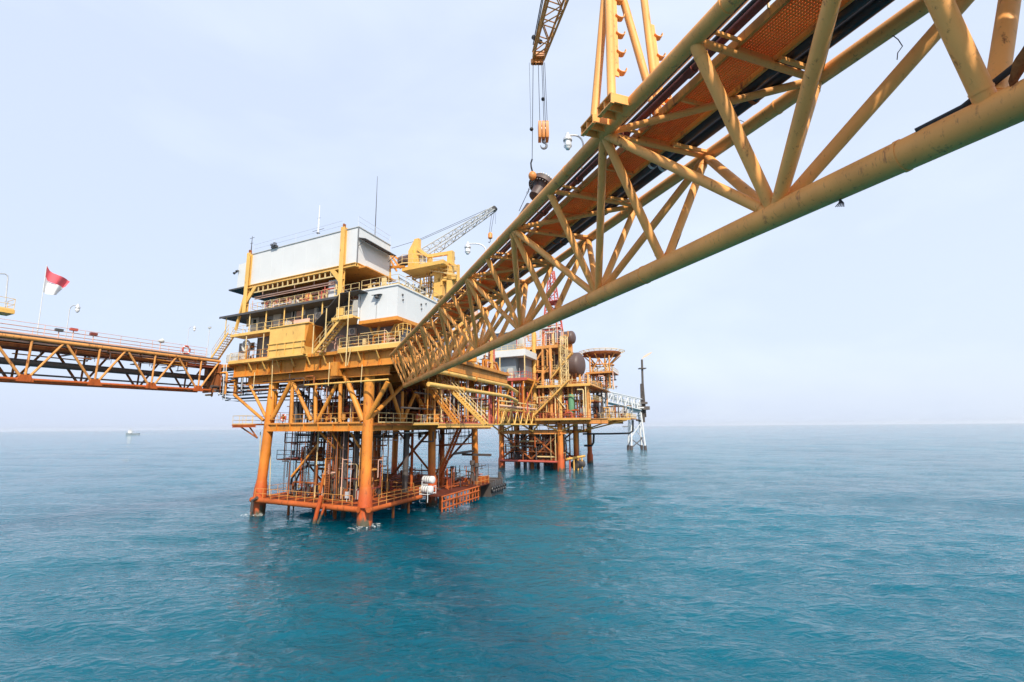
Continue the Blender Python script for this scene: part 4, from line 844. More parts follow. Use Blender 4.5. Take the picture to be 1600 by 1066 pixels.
Y('beam', 'orange', MB().beam(pv(603, 418, 6), pv(632, 417, 6), .3, .3)); Y('beam', 'yellow', MB().beam(pv(608, 399, 6), pv(609, 437, 6), .3, .3))
p, q = pv(664, 398, vb+1), pv(773, 326, vb+3)
m = MB(); lattice(m, p, q, 1.35, .55, 13, .075, .045, Vx, 0); Y('boom', 'lightgrey', m)
Y('boom_head', 'dark', MB().tube(q-Vx*.3, q+Vx*.3, .3, 12))
m = MB(); m.tube(pv(651, 376, vb+1), q+Zx*.4, .03, 5); m.tube(pv(651, 378, vb+1.4), q+Zx*.3+Vx*.3, .03, 5); m.tube(pv(651, 376, vb+1), pv(612, 388, vb), .03, 5); Y('pendant_rope', 'dark', m)
m = MB(); m.tube(q-Zx*.2, pv(766.5, 366, vb+3), .03, 5); m.tube(q-Zx*.2+Ux*.4, pv(764, 366, vb+3), .03, 5); m.tube(q+Ux*-.2, pv(774, 350, vb+3), .02, 5); Y('hoist_rope', 'dark', m)
c = pv(766, 369, vb+3); h2 = thing('hook_block', 'small orange hook block hanging from the far pale crane boom', 'hook block', c); MB().path([c+Zx*.5, c+Zx*.3, c-Zx*.3, c-Zx*.45], [.15, .32, .32, .12], 10).build('block', M['hook'], h2); MB().path([c-Zx*.45, c-Zx*.8, c-Zx*.95+Ux*.15, c-Zx*.8+Ux*.3], .06, 6).build('hook', M['steel'], h2)
# more machinery on the deck behind, seen through the bridge
for i, (x, y0, y1, mt, lab) in enumerate(((720, 452, 520, 'yellow', 'yellow upright vessel behind the end of the truss bridge'), (738, 470, 540, 'pink', 'pink upright vessel behind the end of the truss bridge'))):
    p = pv(x, y0, 16); q = pv(x, y1, 16); vessel(q, (q[0], q[1], p[2]), .8, mt, lab, False, z0=20.32)
for v, z in ((14, 24.5), (14, 28), (20, 24.5)): P('upper_deck', 'orange', MB().box(-5, 9, v, v+8, z, z+.25)); R([W(-5, v, z+.25), W(-5, v+8, z+.25)], 'rail'); R([W(8.8, v, z+.25), W(-5, v, z+.25)], 'rail')
for u in (-4.6, 0, 4, 8.6):
    for v in (14.3, 27.6): P('upper_column', 'yellow', MB().beam(W(u, v, 20.3), W(u, v, 28), .4, .4, Vx))
for i in range(22):
    u = random.uniform(-4.6, 6); v = random.uniform(13, 30); z = random.uniform(20.5, 26); P('pipe', random.choice(('yellow', 'orange', 'rail', 'pink')), MB().path([W(u, v, 20.3), W(u, v, z), W(u, v+random.uniform(2, 5), z), W(u, v+6, 20.3)], random.choice((.1, .15, .22)), 8))
# ================================================================== left bridge
lb = thing('truss_bridge', 'long rusty yellow truss bridge coming in from the left edge to the big platform', 'bridge', W(29, -2, 20))
UN, UFr = 27.6, 30.9; VS, VE = -52, -1.6
L = lambda n, mt, m: m.build(n, M[mt], lb)
ztp = lambda v: 20.30+(v+24)*.012; zbt = lambda v: 16.10+(v+24)*.012
for u in (UN, UFr):
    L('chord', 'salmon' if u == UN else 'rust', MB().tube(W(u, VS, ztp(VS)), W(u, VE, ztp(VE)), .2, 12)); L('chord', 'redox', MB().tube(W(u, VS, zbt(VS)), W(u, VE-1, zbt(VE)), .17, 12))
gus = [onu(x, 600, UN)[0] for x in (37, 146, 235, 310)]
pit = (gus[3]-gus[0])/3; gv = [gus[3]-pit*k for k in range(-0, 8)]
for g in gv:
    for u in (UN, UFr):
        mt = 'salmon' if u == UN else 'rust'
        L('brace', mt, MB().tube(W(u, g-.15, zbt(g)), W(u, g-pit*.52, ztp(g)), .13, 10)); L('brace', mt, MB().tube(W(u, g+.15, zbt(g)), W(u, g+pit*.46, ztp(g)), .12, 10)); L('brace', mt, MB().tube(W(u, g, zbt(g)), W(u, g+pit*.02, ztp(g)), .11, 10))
    m = MB(); m.add([W(UN-o, g+a, zbt(g)+z) for o in (.19, -.19) for a, z in ((-.75, -.2), (.75, -.2), (.4, .5), (-.4, .5))], [(3, 2, 1, 0), (4, 5, 6, 7), (0, 1, 5, 4), (1, 2, 6, 5), (2, 3, 7, 6), (3, 0, 4, 7)]); L('gusset', 'redox', m)
    L('cross_strut', 'rust', MB().tube(W(UN, g, zbt(g)), W(UFr, g, zbt(g)), .1, 8)); L('cross_strut', 'rust', MB().tube(W(UN, g, ztp(g)), W(UFr, g, ztp(g)), .1, 8)); L('cross_strut', 'rust', MB().tube(W(UN, g-pit/2, ztp(g)-.1), W(UFr, g-pit/2, ztp(g)-.1), .1, 8))
for k in range(14): v = VS+k*3.6; L('deck_joist', 'rust', MB().beam(W(UN, v, ztp(v)-.28), W(UFr, v, ztp(v)-.28), .14, .22))
for u, z, r, mt in ((29.6, 17.75, .36, 'pipe'), (30.3, 16.6, .1, 'pipe'), (28.4, 19.3, .22, 'rust'), (29.2, 19.2, .16, 'maroon'), (30.2, 19.3, .2, 'rust'), (28.0, 19.7, .1, 'pink')): L('pipe', mt, MB().tube(W(u, VS, z), W(u, VE+1, z+.5), r, 12))
L('deck', 'dark', MB().hexa([W(UN+.3, VS, ztp(VS)+.22), W(UN+.3, VE, ztp(VE)+.22), W(UFr+.2, VE, ztp(VE)+.22), W(UFr+.2, VS, ztp(VS)+.22), W(UN+.3, VS, ztp(VS)+.42), W(UN+.3, VE, ztp(VE)+.42), W(UFr+.2, VE, ztp(VE)+.42), W(UFr+.2, VS, ztp(VS)+.42)]))
for u in (UN+.4, UFr): L('railing', 'pink', MB().rail([W(u, VS, ztp(VS)+.42), W(u, VE-2, ztp(VE)+.42)], 1.25, 3.6, .03, (.33, .66, 1.), True))
L('end_frame', 'rust', MB().box(27.4, 31, -1.7, -1.4, 16.2, 20.1)); L('seat', 'orange', MB().box(25.8, 31, -1.4, 2, 19.7, 20.1))
m = MB()
for i in range(22): q = pv(352, 575+i*2.0, -1.9); m.tube(q-Ux*.28, q+Ux*.28, .03, 5)
for o in (-.28, .28): m.tube(pv(352, 568, -1.9)+Ux*o, pv(350, 625, -1.9)+Ux*o, .05, 6)
L('ladder', 'galv', m)
# flag, lamps and small fittings along it
fu = UFr+.2; fv0, fz0 = onu(60, 512, fu); fv1, fz1 = onu(73, 414, fu)
fg = thing('flag', 'red over white flag flying from a thin white pole on the left bridge', 'flag', W(fu, fv0, ztp(fv0)))
pb, pt = W(fu, fv0, ztp(fv0)), W(fu, fv1, fz1); MB().tube(pb, pt, .055, 8, .03).build('pole', M['white'], fg)
def fpt(x, y): return W(*(lambda t: (fu, t[0], t[1]))(onu(x, y, fu)))
HT = [(73, 415), (78, 422), (84, 427), (91, 431), (99, 434), (105, 436), (110.5, 440)]; HM = [(70.5, 431.5), (75, 438.5), (81, 442.5), (87.5, 445), (94, 447.5), (99.5, 450), (102.5, 448)]; HB = [(66.5, 453.5), (71, 459), (77, 460), (83, 461.5), (88, 461), (93.5, 456), (98, 451)]
def cloth(A_, B_, nm, mt):
    nx, ny = 24, 8; m = MB(); vs = []
    for sgn in (-1, 1):
        for i in range(nx+1):
            t = i/nx*(len(A_)-1); k = min(int(t), len(A_)-2); f = t-k
            a = fpt(A_[k][0]+(A_[k+1][0]-A_[k][0])*f, A_[k][1]+(A_[k+1][1]-A_[k][1])*f); b = fpt(B_[k][0]+(B_[k+1][0]-B_[k][0])*f, B_[k][1]+(B_[k+1][1]-B_[k][1])*f)
            for j in range(ny+1): p = a+(b-a)*j/ny; vs.append(p+Ux*(.22*math.sin(i/nx*8.5+j*.12)*min(1, i/6)+sgn*.006))
    q = (nx+1)*(ny+1); ix = lambda s_, i, j: s_*q+i*(ny+1)+j; fs = []
    for i in range(nx):
        for j in range(ny): fs += [(ix(0, i, j), ix(0, i, j+1), ix(0, i+1, j+1), ix(0, i+1, j)), (ix(1, i, j), ix(1, i+1, j), ix(1, i+1, j+1), ix(1, i, j+1))]
    for i in range(nx): fs += [(ix(0, i, 0), ix(0, i+1, 0), ix(1, i+1, 0), ix(1, i, 0)), (ix(0, i, ny), ix(1, i, ny), ix(1, i+1, ny), ix(0, i+1, ny))]
    for j in range(ny): fs += [(ix(0, 0, j), ix(1, 0, j), ix(1, 0, j+1), ix(0, 0, j+1)), (ix(0, nx, j), ix(0, nx, j+1), ix(1, nx, j+1), ix(1, nx, j))]
    m.add(vs, fs, True).build(nm, M[mt], fg)
cloth(HT, HM, 'red_stripe', 'flagred'); cloth(HM, HB, 'white_stripe', 'flagwhite')
def blamp(x, y0, y1, arm, sc, label):
    v, z = onu(x, y0, UFr); z1 = onu(x+2, y1, UFr)[1]; jar_lamp(W(UFr, v, ztp(v)+.42), np.array((arm, 0, 0)), max(z1-ztp(v)-.42-sc*.3, .5), sc, label)
blamp(104, 516, 476, .9, 2.0, 'gooseneck lamp with glass jar standing right of the flag on the left bridge'); blamp(291, 552, 510, .8, 1.5, 'gooseneck lamp at the right end of the left bridge'); 
v, z = onu(326, 560, UFr); z1 = onu(326, 512, UFr)[1]
t = thing('light_mast', 'thin pale mast with a small crossarm before the left stairs', 'mast', W(UFr+.5, v, 20)); MB().tube(W(UFr+.5, v, 20.2), W(UFr+.5, v, z1), .05, 8).build('mast', M['galv'], t); MB().box(UFr+.2, UFr+.8, v-.1, v+.1, z1, z1+.25).build('lamp', M['lightgrey'], t); MB().tube(W(UFr, v, 21.9), W(UFr+1.1, v, 21.9), .04, 6).build('crossarm', M['galv'], t)
def signb(x, y, mat, label):
    v, z = onu(x, y, UN+.4); t = thing('deck_fitting', label, 'fitting', W(UN+.4, v, ztp(v)+.42)); MB().tube(W(UN+.4, v, ztp(v)+.42), W(UN+.4, v, z), .05, 6).build('stem', M['pink'], t); MB().box(UN+.2, UN+.6, v-.35, v+.35, z, z+.28).build('head', M[mat], t)
signb(92, 518, 'dark', 'dark fitting left of the lamp post on the left bridge railing'); signb(115, 517, 'railred', 'red fitting right of the lamp post on the left bridge railing'); signb(146, 524, 'maroon', 'maroon fitting farther right along the left bridge railing')
v, z = onu(251, 535, UN+.4); t = thing('searchlight', 'grey searchlight on a stem on the left bridge railing', 'searchlight', W(UN+.4, v, ztp(v)+.42)); MB().tube(W(UN+.4, v, ztp(v)+.42), W(UN+.4, v, z), .05, 6).build('stem', M['pink'], t); c = W(UN+.4, v, z+.15); MB().path([c-Vx*.3, c, c+Vx*.25+Zx*.1], [.12, .26, .3], 12).build('lamp', M['lightgrey'], t)
v, z = onu(291, 547, UN+.35); ring(W(UN+.35, v, z), .5, 'faded pink lifebuoy on the left bridge railing near the stairs', ax1=Vx)
# yellow ladder platform cut by the left edge
v, z = onu(3, 490, UFr+.8); q0 = lambda x, y: W(*(lambda t: (UFr+.8, t[0], t[1]))(onu(x, y, UFr+.8)))
lp = thing('ladder_platform', 'yellow ladder platform with a bent grey davit pole at the left edge', 'platform', q0(3, 512))
MB().box(UFr+.4, UFr+2.5, v-3, v+.9, z+.1, z+.5).build('floor', M['yellow'], lp); MB().rail([W(UFr+.5, v-3, z+.5), W(UFr+.5, v+.8, z+.5), W(UFr+2.4, v+.8, z+.5)]).build('railing', M['rail'], lp)
MB().beam(W(UFr+1.5, v-1, z-2), W(UFr+1.5, v-1, z+.1), .3, .3, Vx).build('post', M['yellow'], lp); MB().path([q0(7, 490), q0(12, 436), q0(12, 431), q0(8, 428), q0(-12, 427)], .07, 8).build('davit', M['galv'], lp)

# ================================================================== second platform
P2 = thing('oil_platform', 'second rusty orange platform farther back, with big dark tanks and a round top deck', 'oil platform', W(4, 85, 0))
def Q(n, mt, m, par=P2): return m.build(n, M[mt], par)
z1d, z2d, z3d = 13.0, 21.3, 31.4
for u, v in ((-4.4, 73), (12.6, 73.6), (-6.4, 99.9), (12.6, 99), (-5.4, 86), (12.6, 86)):
    Q('leg', 'leg', MB().path([W(u, v, -3), W(u, v, 2.6), W(u, v, 3.2), W(u, v, 12)], [.95, .9, .7, .7], 16))
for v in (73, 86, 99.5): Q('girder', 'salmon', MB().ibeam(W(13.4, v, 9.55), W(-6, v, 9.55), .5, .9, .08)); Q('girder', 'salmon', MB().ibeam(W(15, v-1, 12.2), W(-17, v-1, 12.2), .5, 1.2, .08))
for u in (-4.6, 4, 12.6): Q('girder', 'salmon', MB().ibeam(W(u, 72, 9.55), W(u, 101, 9.55), .5, .9, .08)); Q('girder', 'rust', MB().ibeam(W(u, 71, 12.2), W(u, 102, 12.2), .5, 1.1, .08))
for a, b in ((12.6, 7), (12.6, 16), (-4.4, 1), (-4.4, -10), (3, 7), (3, 1)): Q('brace', 'hazeyellow', MB().tube(W(a, 72.6, 9.8), W(b, 72.6, 12), .22, 10))
Q('deck', 'rust', MB().box(-13, 15, 70.5, 103, 12.72, 12.95)); Q('deck_edge', 'hazeyellow', MB().box(-13.1, 15, 70.38, 70.48, 12.5, 13.0)); Q('deck', 'rust', MB().box(-21, -13.01, 84, 98, 12.72, 12.95)); Q('deck_edge', 'hazeyellow', MB().box(-21, -13, 83.88, 83.98, 12.5, 13.0))
for a in (-20, -16): Q('brace', 'hazeyellow', MB().tube(W(a, 84, 12.5), W(-6, 87, 9.4), .18, 8))
Q('deck', 'salmon', MB().box(-13, 13, 71, 103, 20.95, 21.2)); Q('deck_edge', 'hazeyellow', MB().box(-13.1, 13, 70.88, 70.98, 20.7, 21.3)); Q('deck', 'salmon', MB().box(-5.5, 12, 72, 98, 31.2, 31.45)); Q('deck_edge', 'salmon', MB().box(-5.6, 12, 71.88, 71.98, 30.9, 31.7))
for u, r, mt in ((2.2, .55, 'hazeyellow'), (-.2, .3, 'salmon'), (-2.4, .45, 'salmon'), (-5.0, .35, 'hazeyellow'), (4, .25, 'salmon'), (10, .4, 'salmon')): Q('column', mt, MB().tube(W(u, 72.2, 13), W(u, 72.2, 38 if r > .5 else 31.3), r, 12))
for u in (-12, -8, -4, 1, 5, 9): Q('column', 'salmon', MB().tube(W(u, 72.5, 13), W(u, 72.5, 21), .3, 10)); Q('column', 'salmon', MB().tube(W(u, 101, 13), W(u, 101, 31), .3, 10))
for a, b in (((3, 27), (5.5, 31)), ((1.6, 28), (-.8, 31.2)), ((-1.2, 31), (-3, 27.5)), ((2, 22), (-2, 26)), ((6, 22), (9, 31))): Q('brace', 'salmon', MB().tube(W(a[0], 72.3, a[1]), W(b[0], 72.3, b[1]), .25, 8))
RQ = lambda pts, mat='rail', r=.045, **k: Q('railing', mat, MB().rail(pts, r=r, **k))
RQ([W(14.8, 70.6, 12.95), W(-12.9, 70.6, 12.95)], 'railred'); RQ([W(-13, 84.1, 12.95), W(-20.9, 84.1, 12.95), W(-20.9, 97.8, 12.95)], 'rail'); RQ([W(12.9, 71.1, 21.2), W(-12.9, 71.1, 21.2), W(-12.9, 100, 21.2)]); RQ([W(11.9, 72.1, 31.45), W(-5.4, 72.1, 31.45)], 'railorange')
rnd = random.Random(11)
for i in range(34):
    u = rnd.uniform(-12, 13); v = rnd.uniform(71.6, 90); q = rnd.random()
    Q('pipe', rnd.choice(('rust', 'pipe', 'salmon', 'maroon', 'railred', 'rail')), MB().path([W(u, v, 13), W(u, v, 15+q*4), W(u+rnd.uniform(-4, 4), v, 15+q*4), W(u+rnd.uniform(-3, 3), v, 20.9)], rnd.choice((.1, .16, .22)), 6))
for i in range(16): z = rnd.uniform(14, 20); u = rnd.uniform(-10, 6); Q('pipe', rnd.choice(('rust', 'pipe', 'railorange')), MB().tube(W(u, rnd.uniform(73, 80), z), W(u+rnd.uniform(4, 8), rnd.uniform(73, 80), z), .14, 6))
for i in range(20): u, v = rnd.uniform(-4, 12), rnd.uniform(74, 98); Q('conductor', rnd.choice(('pipe', 'pipe', 'rust', 'slate')), MB().tube(W(u, v, -2), W(u, v, 10), rnd.choice((.2, .3, .42, .5)), 10))
for a, b in (((11.5, 10.5), (8.5, 2.5)), ((10.8, 10.5), (8, 2.5)), ((-1, 8), (3, 3))): Q('ladder_rail', 'pipe', MB().tube(W(a[0], 74, a[1]), W(b[0], 74, b[1]), .16, 8))
Q('sea_deck', 'seadeck', MB().box(-5, 12.6, 73, 99, 2.3, 2.5)); Q('sea_deck_beam', 'railred', MB().tube(W(12.6, 72.7, 2.3), W(-4.4, 72.7, 2.3), .3, 10)); RQ([W(12, 74, 2.5), W(-4, 74, 2.5)], 'pipe', toe=False); RQ([W(12.4, 98, 2.5), W(-4, 98, 2.5)], 'pipe', toe=False)
for u in (-5.6, -6.3, -7, -7.7): Q('boat_bumper', 'railred' if u > -6 else 'hazeyellow', MB().tube(W(u, 76+(u+5)*-2.5, -.5), W(u, 76+(u+5)*-2.5, 3.4), .2, 8))
Q('boat_bumper', 'hazeyellow', MB().tube(W(-5.2, 76, 2.8), W(-8.2, 84, 3.2), .3, 8)); Q('boat_bumper', 'pipe', MB().tube(W(-6.2, 80, 1.2), W(-7.4, 84, 1.2), 1.1, 14))
Q('pipe', 'black', MB().path([W(-7, 88, 8.9), W(-14, 90, 8.9), W(-19.5, 92, 9), W(-20.4, 92.2, 9.6), W(-20.6, 92.2, 12.5)], .25, 10)); Q('pipe', 'black', MB().path([W(-6.5, 92, 5.6), W(-8.6, 92, 5.6), W(-9.2, 92, 6.4), W(-9.4, 92, 8.8)], .3, 10))
def P2v(p, q, r, mat, lab): return vessel(W(*p), W(*q), r, mat, lab, True, None, 21.2)
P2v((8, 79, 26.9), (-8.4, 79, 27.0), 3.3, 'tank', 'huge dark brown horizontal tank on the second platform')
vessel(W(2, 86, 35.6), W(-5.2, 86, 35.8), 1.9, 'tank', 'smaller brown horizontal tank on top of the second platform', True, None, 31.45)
vessel(W(-7.7, 72.6, 14.2), W(-7.7, 72.6, 18.6), .75, 'green', 'green upright vessel on the second platform', False, None, 12.95)
for k in range(5): vessel(W(-.6-k*1.05, 73.4, 13.6), W(-.6-k*1.05, 73.4, 18.6), .38, 'railred', 'pinkish red upright cylinder in a row left of the green vessel', False, 'red cylinders on the second platform', 12.95)
cabinet(-19.6, 90, 12.95, 1.8, 1.5, 2.6, 'white', 'white cabinet at the far right end of the second platform'); cabinet(-11.6, 73, 12.95, 2.6, 1.5, 2.6, 'railred', 'red cabinet right of the green vessel on the second platform')
cabinet(9, 72.5, 31.45, 4.0, 3, 3.6, 'lightgrey', 'pale grey hut on the upper deck of the second platform'); cabinet(5.4, 72.5, 31.45, 1.8, 2, 3.0, 'white', 'white cabinet on the upper deck of the second platform')
rt_ = thing('lattice_tower', 'red lattice tower rising behind the truss bridge on the second platform', 'tower', W(1, 84, 31.4)); m = MB(); lattice(m, W(1.2, 88, 31.4), W(1.2, 88, 47), 5.6, 3.0, 5, .26, .15, Ux, 0); lattice(m, W(1.2, 88, 47), W(1.2, 88, 57), 3., 1.2, 5, .2, .11, Ux, 0); m.build('lattice', M['railred'], rt_)
for z in (39, 47): MB().box(-1.5, 3.9, 85.2, 90.8, z, z+.12).build('platform', M['railred'], rt_)
MB().rail([W(3.9, 85.2, 39.1), W(-1.5, 85.2, 39.1)], r=.06).build('railing', M['rail'], rt_)
def px2(x, y, v): u, z = onv(x, y, v); return W(u, v, z)
stair('orange stairs on the lower deck of the second platform', px2(833, 650, 70), px2(888, 594, 70), Vx, 1.4, 'hazeyellow', 'rail')
stair('orange stairs on the upper deck of the second platform', px2(860, 592, 71.4), px2(893, 551, 71.4), Vx, 1.4, 'hazeyellow', 'rail')
# ladder tower by the tank
lt = thing('ladder_tower', 'narrow cream ladder tower in front of the dark tank', 'tower', W(-6.4, 71.5, 21.2)); m = MB(); lattice(m, W(-6.4, 71.6, 21.2), W(-6.4, 71.6, 33.5), 1.4, 1.4, 9, .12, .07, Ux, 0); m.build('lattice', M['rail'], lt)
# round top deck
hd = thing('helideck', 'round flared helicopter deck on a lattice of struts at the right of the second platform', 'helideck', W(-12.8, 92, 21.2))
hc = W(-12.6, 92, 31.4); m = MB(); vs = []; n = 16
for z, r in ((-.7, 5.0), (0, 5.5), (.12, 5.5), (.1, 4.8)):
    for k in range(n): a = math.tau*k/n; vs.append(hc+np.array((math.cos(a)*r, math.sin(a)*r, z)))
fs = [(i*n+k, i*n+(k+1) % n, (i+1)*n+(k+1) % n, (i+1)*n+k) for i in range(3) for k in range(n)]+[tuple(range(n))[::-1], tuple(range(3*n, 4*n))]; m.add(vs, fs); m.build('deck', M['rust'], hd)
m = MB()
for k in range(24): a = math.tau*k/24; c_ = np.array((math.cos(a), math.sin(a), 0)); m.tube(hc+c_*5.4, hc+c_*6.5+np.array((0, 0, .5)), .06, 5)
m.torus(hc+np.array((0, 0, .5)), 6.5, .07, (1, 0, 0), (0, 1, 0), 24, 5); m.torus(hc+np.array((0, 0, .25)), 6.0, .05, (1, 0, 0), (0, 1, 0), 24, 5); m.build('safety_net', M['rail'], hd)
for k in range(12):
    a = math.tau*k/12; e = hc+np.array((math.cos(a)*5.4, math.sin(a)*4.9, -.6)); f = hc+np.array((math.cos(a)*2.2, math.sin(a)*3.2, -3.4)); MB().tube(e, f, .13, 6).build('strut', M['railorange'], hd)
m = MB(); m.torus(hc+np.array((0, 0, -3.4)), 3.3, .18, (1, 0, 0), (0, 1, 0), 16, 6); m.build('ring_beam', M['railorange'], hd)
m = MB(); lattice(m, W(-12.9, 92, 21.2), hc+np.array((0, 0, -3.4)), 4.4, 4.4, 4, .15, .09, Ux, 0); m.build('support_lattice', M['rail'], hd)
MB().rail([hc+np.array((math.cos(math.tau*k/12)*5.2, math.sin(math.tau*k/12)*5.2, .1)) for k in range(13)], .8, 3, .04, (1.,), False).build('railing', M['rail'], hd)
# grey building on the near side
gb = thing('deck_house', 'slate grey deck house with white roof fascia on a red-railed deck, below the truss bridge', 'building', W(9, 66, 22.5))
u1_, u0_b = onv(753, 575, 64)[0], onv(812, 575, 64)[0]
G = lambda n, mt, m: m.build(n, M[mt], gb)
G('deck', 'orange', MB().box(.5, u1_+1.5, 61, 71, 22.0, 22.4)); G('deck_edge', 'railred', MB().box(.4, u1_+1.6, 60.88, 60.98, 21.9, 22.5)); G('wall', 'slate', MB().box(4.5, u1_, 64, 71, 22.4, 28.0)); G('recess_wall', 'grey', MB().box(2.5, 4.49, 66, 71, 22.4, 28.0))
G('fascia', 'white', MB().box(1.2, u1_+.2, 62.2, 71.5, 28.0, 29.6)); G('upper_wall', 'slate', MB().box(7, u1_-.5, 64.5, 71, 29.6, 34.5)); G('upper_roof', 'white', MB().box(6.5, u1_, 63.8, 71.5, 34.5, 34.9))
for u in (1.2, 8, u1_): G('post', 'rail', MB().tube(W(u, 61.5, 22.4), W(u, 61.5, 28), .14, 8))
f = G('window', 'white', MB().box(9.0, 11.4, 64.44, 64.495, 31, 33)); MB().box(9.2, 11.2, 64.42, 64.437, 31.2, 32.8).build('pane', M['glass'], f); f = G('door', 'lightgrey', MB().box(5.4, 6.7, 63.93, 63.995, 22.4, 25.4)); MB().box(5.55, 5.7, 63.86, 63.925, 23.8, 24.).build('handle', M['steel'], f)
MB().rail([W(u1_+1.4, 61.1, 22.4), W(.6, 61.1, 22.4), W(.6, 70, 22.4)], r=.06, h=1.6).build('railing', M['railred'], gb); MB().rail([W(u1_, 62.3, 29.6), W(1.3, 62.3, 29.6)], r=.05).build('railing', M['rail'], gb)
for u, z in ((2, 14), (8, 14), (14, 14)): G('support', 'redox', MB().tube(W(u, 62, 13), W(u, 62, 22), .3, 8)); G('support', 'orange', MB().tube(W(u, 62, 15), W(u-3.5, 62, 22), .2, 8))
for k, (u, mt) in enumerate(((8.2, 'blue'), (7.2, 'blue'), (6.4, 'blue'), (12.5, 'pipe'), (13.4, 'pipe'))):
    drum(u, 61.9, 22.4, .45, 1.2, mt, ('blue drum behind the red railing of the grey deck house' if mt == 'blue' else 'dark drum behind the red railing of the grey deck house'), ('blue drums on the deck house deck' if mt == 'blue' else 'dark drums on the deck house deck'))
cabinet(9.4, 61.7, 22.4, 2.2, .9, 1.5, 'pink', 'pink chest behind the red railing of the grey deck house', 'chest', 'chest')
# link bridge between the platforms
lk = thing('link_bridge', 'short yellow truss link bridge with white pipes between the two platforms', 'bridge', W(3.5, 50, 11))
for u in (1.6, 4.6):
    for z, r, mt in ((11.5, .2, 'yellow'), (14.6, .18, 'yellow')): MB().tube(W(u, 34, z), W(u, 71.5, z), r, 10).build('chord', M[mt], lk)
    for k in range(9): v = 34.5+k*4.1; MB().tube(W(u, v, 11.5), W(u, v+2, 14.6), .13, 8).build('brace', M['yellow'], lk); MB().tube(W(u, v+2, 14.6), W(u, v+4, 11.5), .13, 8).build('brace', M['yellow'], lk)
for u, z, r in ((1.3, 15.3, .2), (2.2, 15.5, .22), (1.3, 16.3, .16), (3.2, 15.6, .2)): MB().tube(W(u, 34, z), W(u, 71, z), r, 10).build('pipe', M['pink' if z < 15.4 else 'rail'], lk)
for k in range(8): MB().beam(W(1.1, 36+k*4.4, 15.0), W(5, 36+k*4.4, 15.0), .15, .15).build('pipe_support', M['rail'], lk)
for k in range(8): MB().beam(W(1.2, 36+k*4.4, 15.0), W(1.2, 36+k*4.4, 16.5), .1, .1, Vx).build('pipe_support', M['rail'], lk)
MB().box(1.7, 4.5, 34, 71, 11.45, 11.55).build('deck', M['rust'], lk)
hp = thing('header_pipe', 'upper long yellow header pipe running between the two platforms', 'pipe', W(-4.5, 40, 17)); MB().path([W(-4.9, 7, 18.3), W(-4.9, 34, 18.3), W(-1, 50, 18.3), W(4, 62.5, 18.3)], .34, 12).build('pipe', M['yellow'], hp); MB().tube(W(-4.9, 20, 18.3), W(-4.9, 20.3, 18.3), .46, 14).build('flange', M['orange'], hp)
hp = thing('header_pipe', 'lower long yellow header pipe running between the two platforms', 'pipe', W(-4.5, 40, 16)); MB().path([W(-4.9, 6, 16.4), W(-4.9, 34, 16.4), W(-1, 50, 16.4), W(4, 62.5, 16.4)], .3, 12).build('pipe', M['yellow'], hp); MB().tube(W(-4.9, 16, 16.4), W(-4.9, 16.3, 16.4), .42, 14).build('flange', M['orange'], hp)
for k, (v, r) in enumerate(((29, .16), (30.5, .12), (33, .2))):
    t = thing('standpipe', 'red upright standpipe at the far right corner of the big platform', 'pipe', W(-3.5, v, 11.5), 'red standpipes by the deck house'); MB().tube(W(-3.5+k*.4, v, 11.5), W(-3.5+k*.4, v, 28), r, 10).build('pipe', M['railred'], t); MB().tube(W(-3.5+k*.4, v, 17), W(-3.5+k*.4, v, 17.3), r+.12, 10).build('flange', M['redox'], t)

# ================================================================== flare tower and its bridge
FT = onz(995, 703, 0); ft0 = W(*FT, 0); YF = ft0[1]
F_ = lambda x, y: at(x, y, YF)
fw_ = thing('flare_tower', 'white tubular flare tower standing alone in the sea to the right', 'flare tower', ft0)
tpz = F_(994, 645)[2]
for i, (x, y) in enumerate(((-1, -1), (1, -1), (1, 1), (-1, 1))):
    b = ft0+np.array((x*3.4, y*3.4, -3)); t = np.array((ft0[0]+x*2.2, ft0[1]+y*2.2, tpz)); k = 5/(tpz+3); MB().tube(b+(t-b)*k, t, .42, 10).build('leg', M['white'], fw_); MB().tube(b, b+(t-b)*k, .7, 10).build('pile', M['pipe'], fw_)
for z0, z1 in ((1, 6), (6, 13), (13, tpz)):
    for (x, y), (X, Y_) in (((-1, -1), (1, -1)), ((1, -1), (1, 1)), ((1, 1), (-1, 1)), ((-1, 1), (-1, -1))):
        s0, s1 = 3.3-1.1*z0/tpz, 3.3-1.1*z1/tpz
        MB().tube(ft0+np.array((x*s0, y*s0, z0)), ft0+np.array((X*s1, Y_*s1, z1)), .2, 7).build('brace', M['white' if z0 > 2 else 'pipe'], fw_)
MB().wbox((ft0[0], ft0[1], tpz+2.2), 7, 7, .5).build('platform', M['white'], fw_); MB().wbox((ft0[0], ft0[1], tpz+1), 4.6, 4.6, 1.9).build('cap', M['white'], fw_)
m = MB(); lattice(m, F_(1006, 652), F_(1003, 600), 1.6, 1.0, 7, .26, .17, (1, 0, 0), 0); m.build('stack_lattice', M['pipe'], fw_)
MB().tube(F_(1006, 660), F_(1003, 562), .62, 12, .5).build('flare_stack', M['pipe'], fw_)
for y, w_, h_ in ((638, 3.2, 1.6), (630, 2.2, 1.0), (576, 2.0, .4)): c = F_(1004.5 if y > 600 else 1003.4, y); MB().wbox(c, w_*1.6, w_*1.6, h_).build('stack_platform', M['pipe'], fw_)
MB().tube(F_(1005, 659), F_(994, 656), .5, 8).build('arm', M['pipe'], fw_)
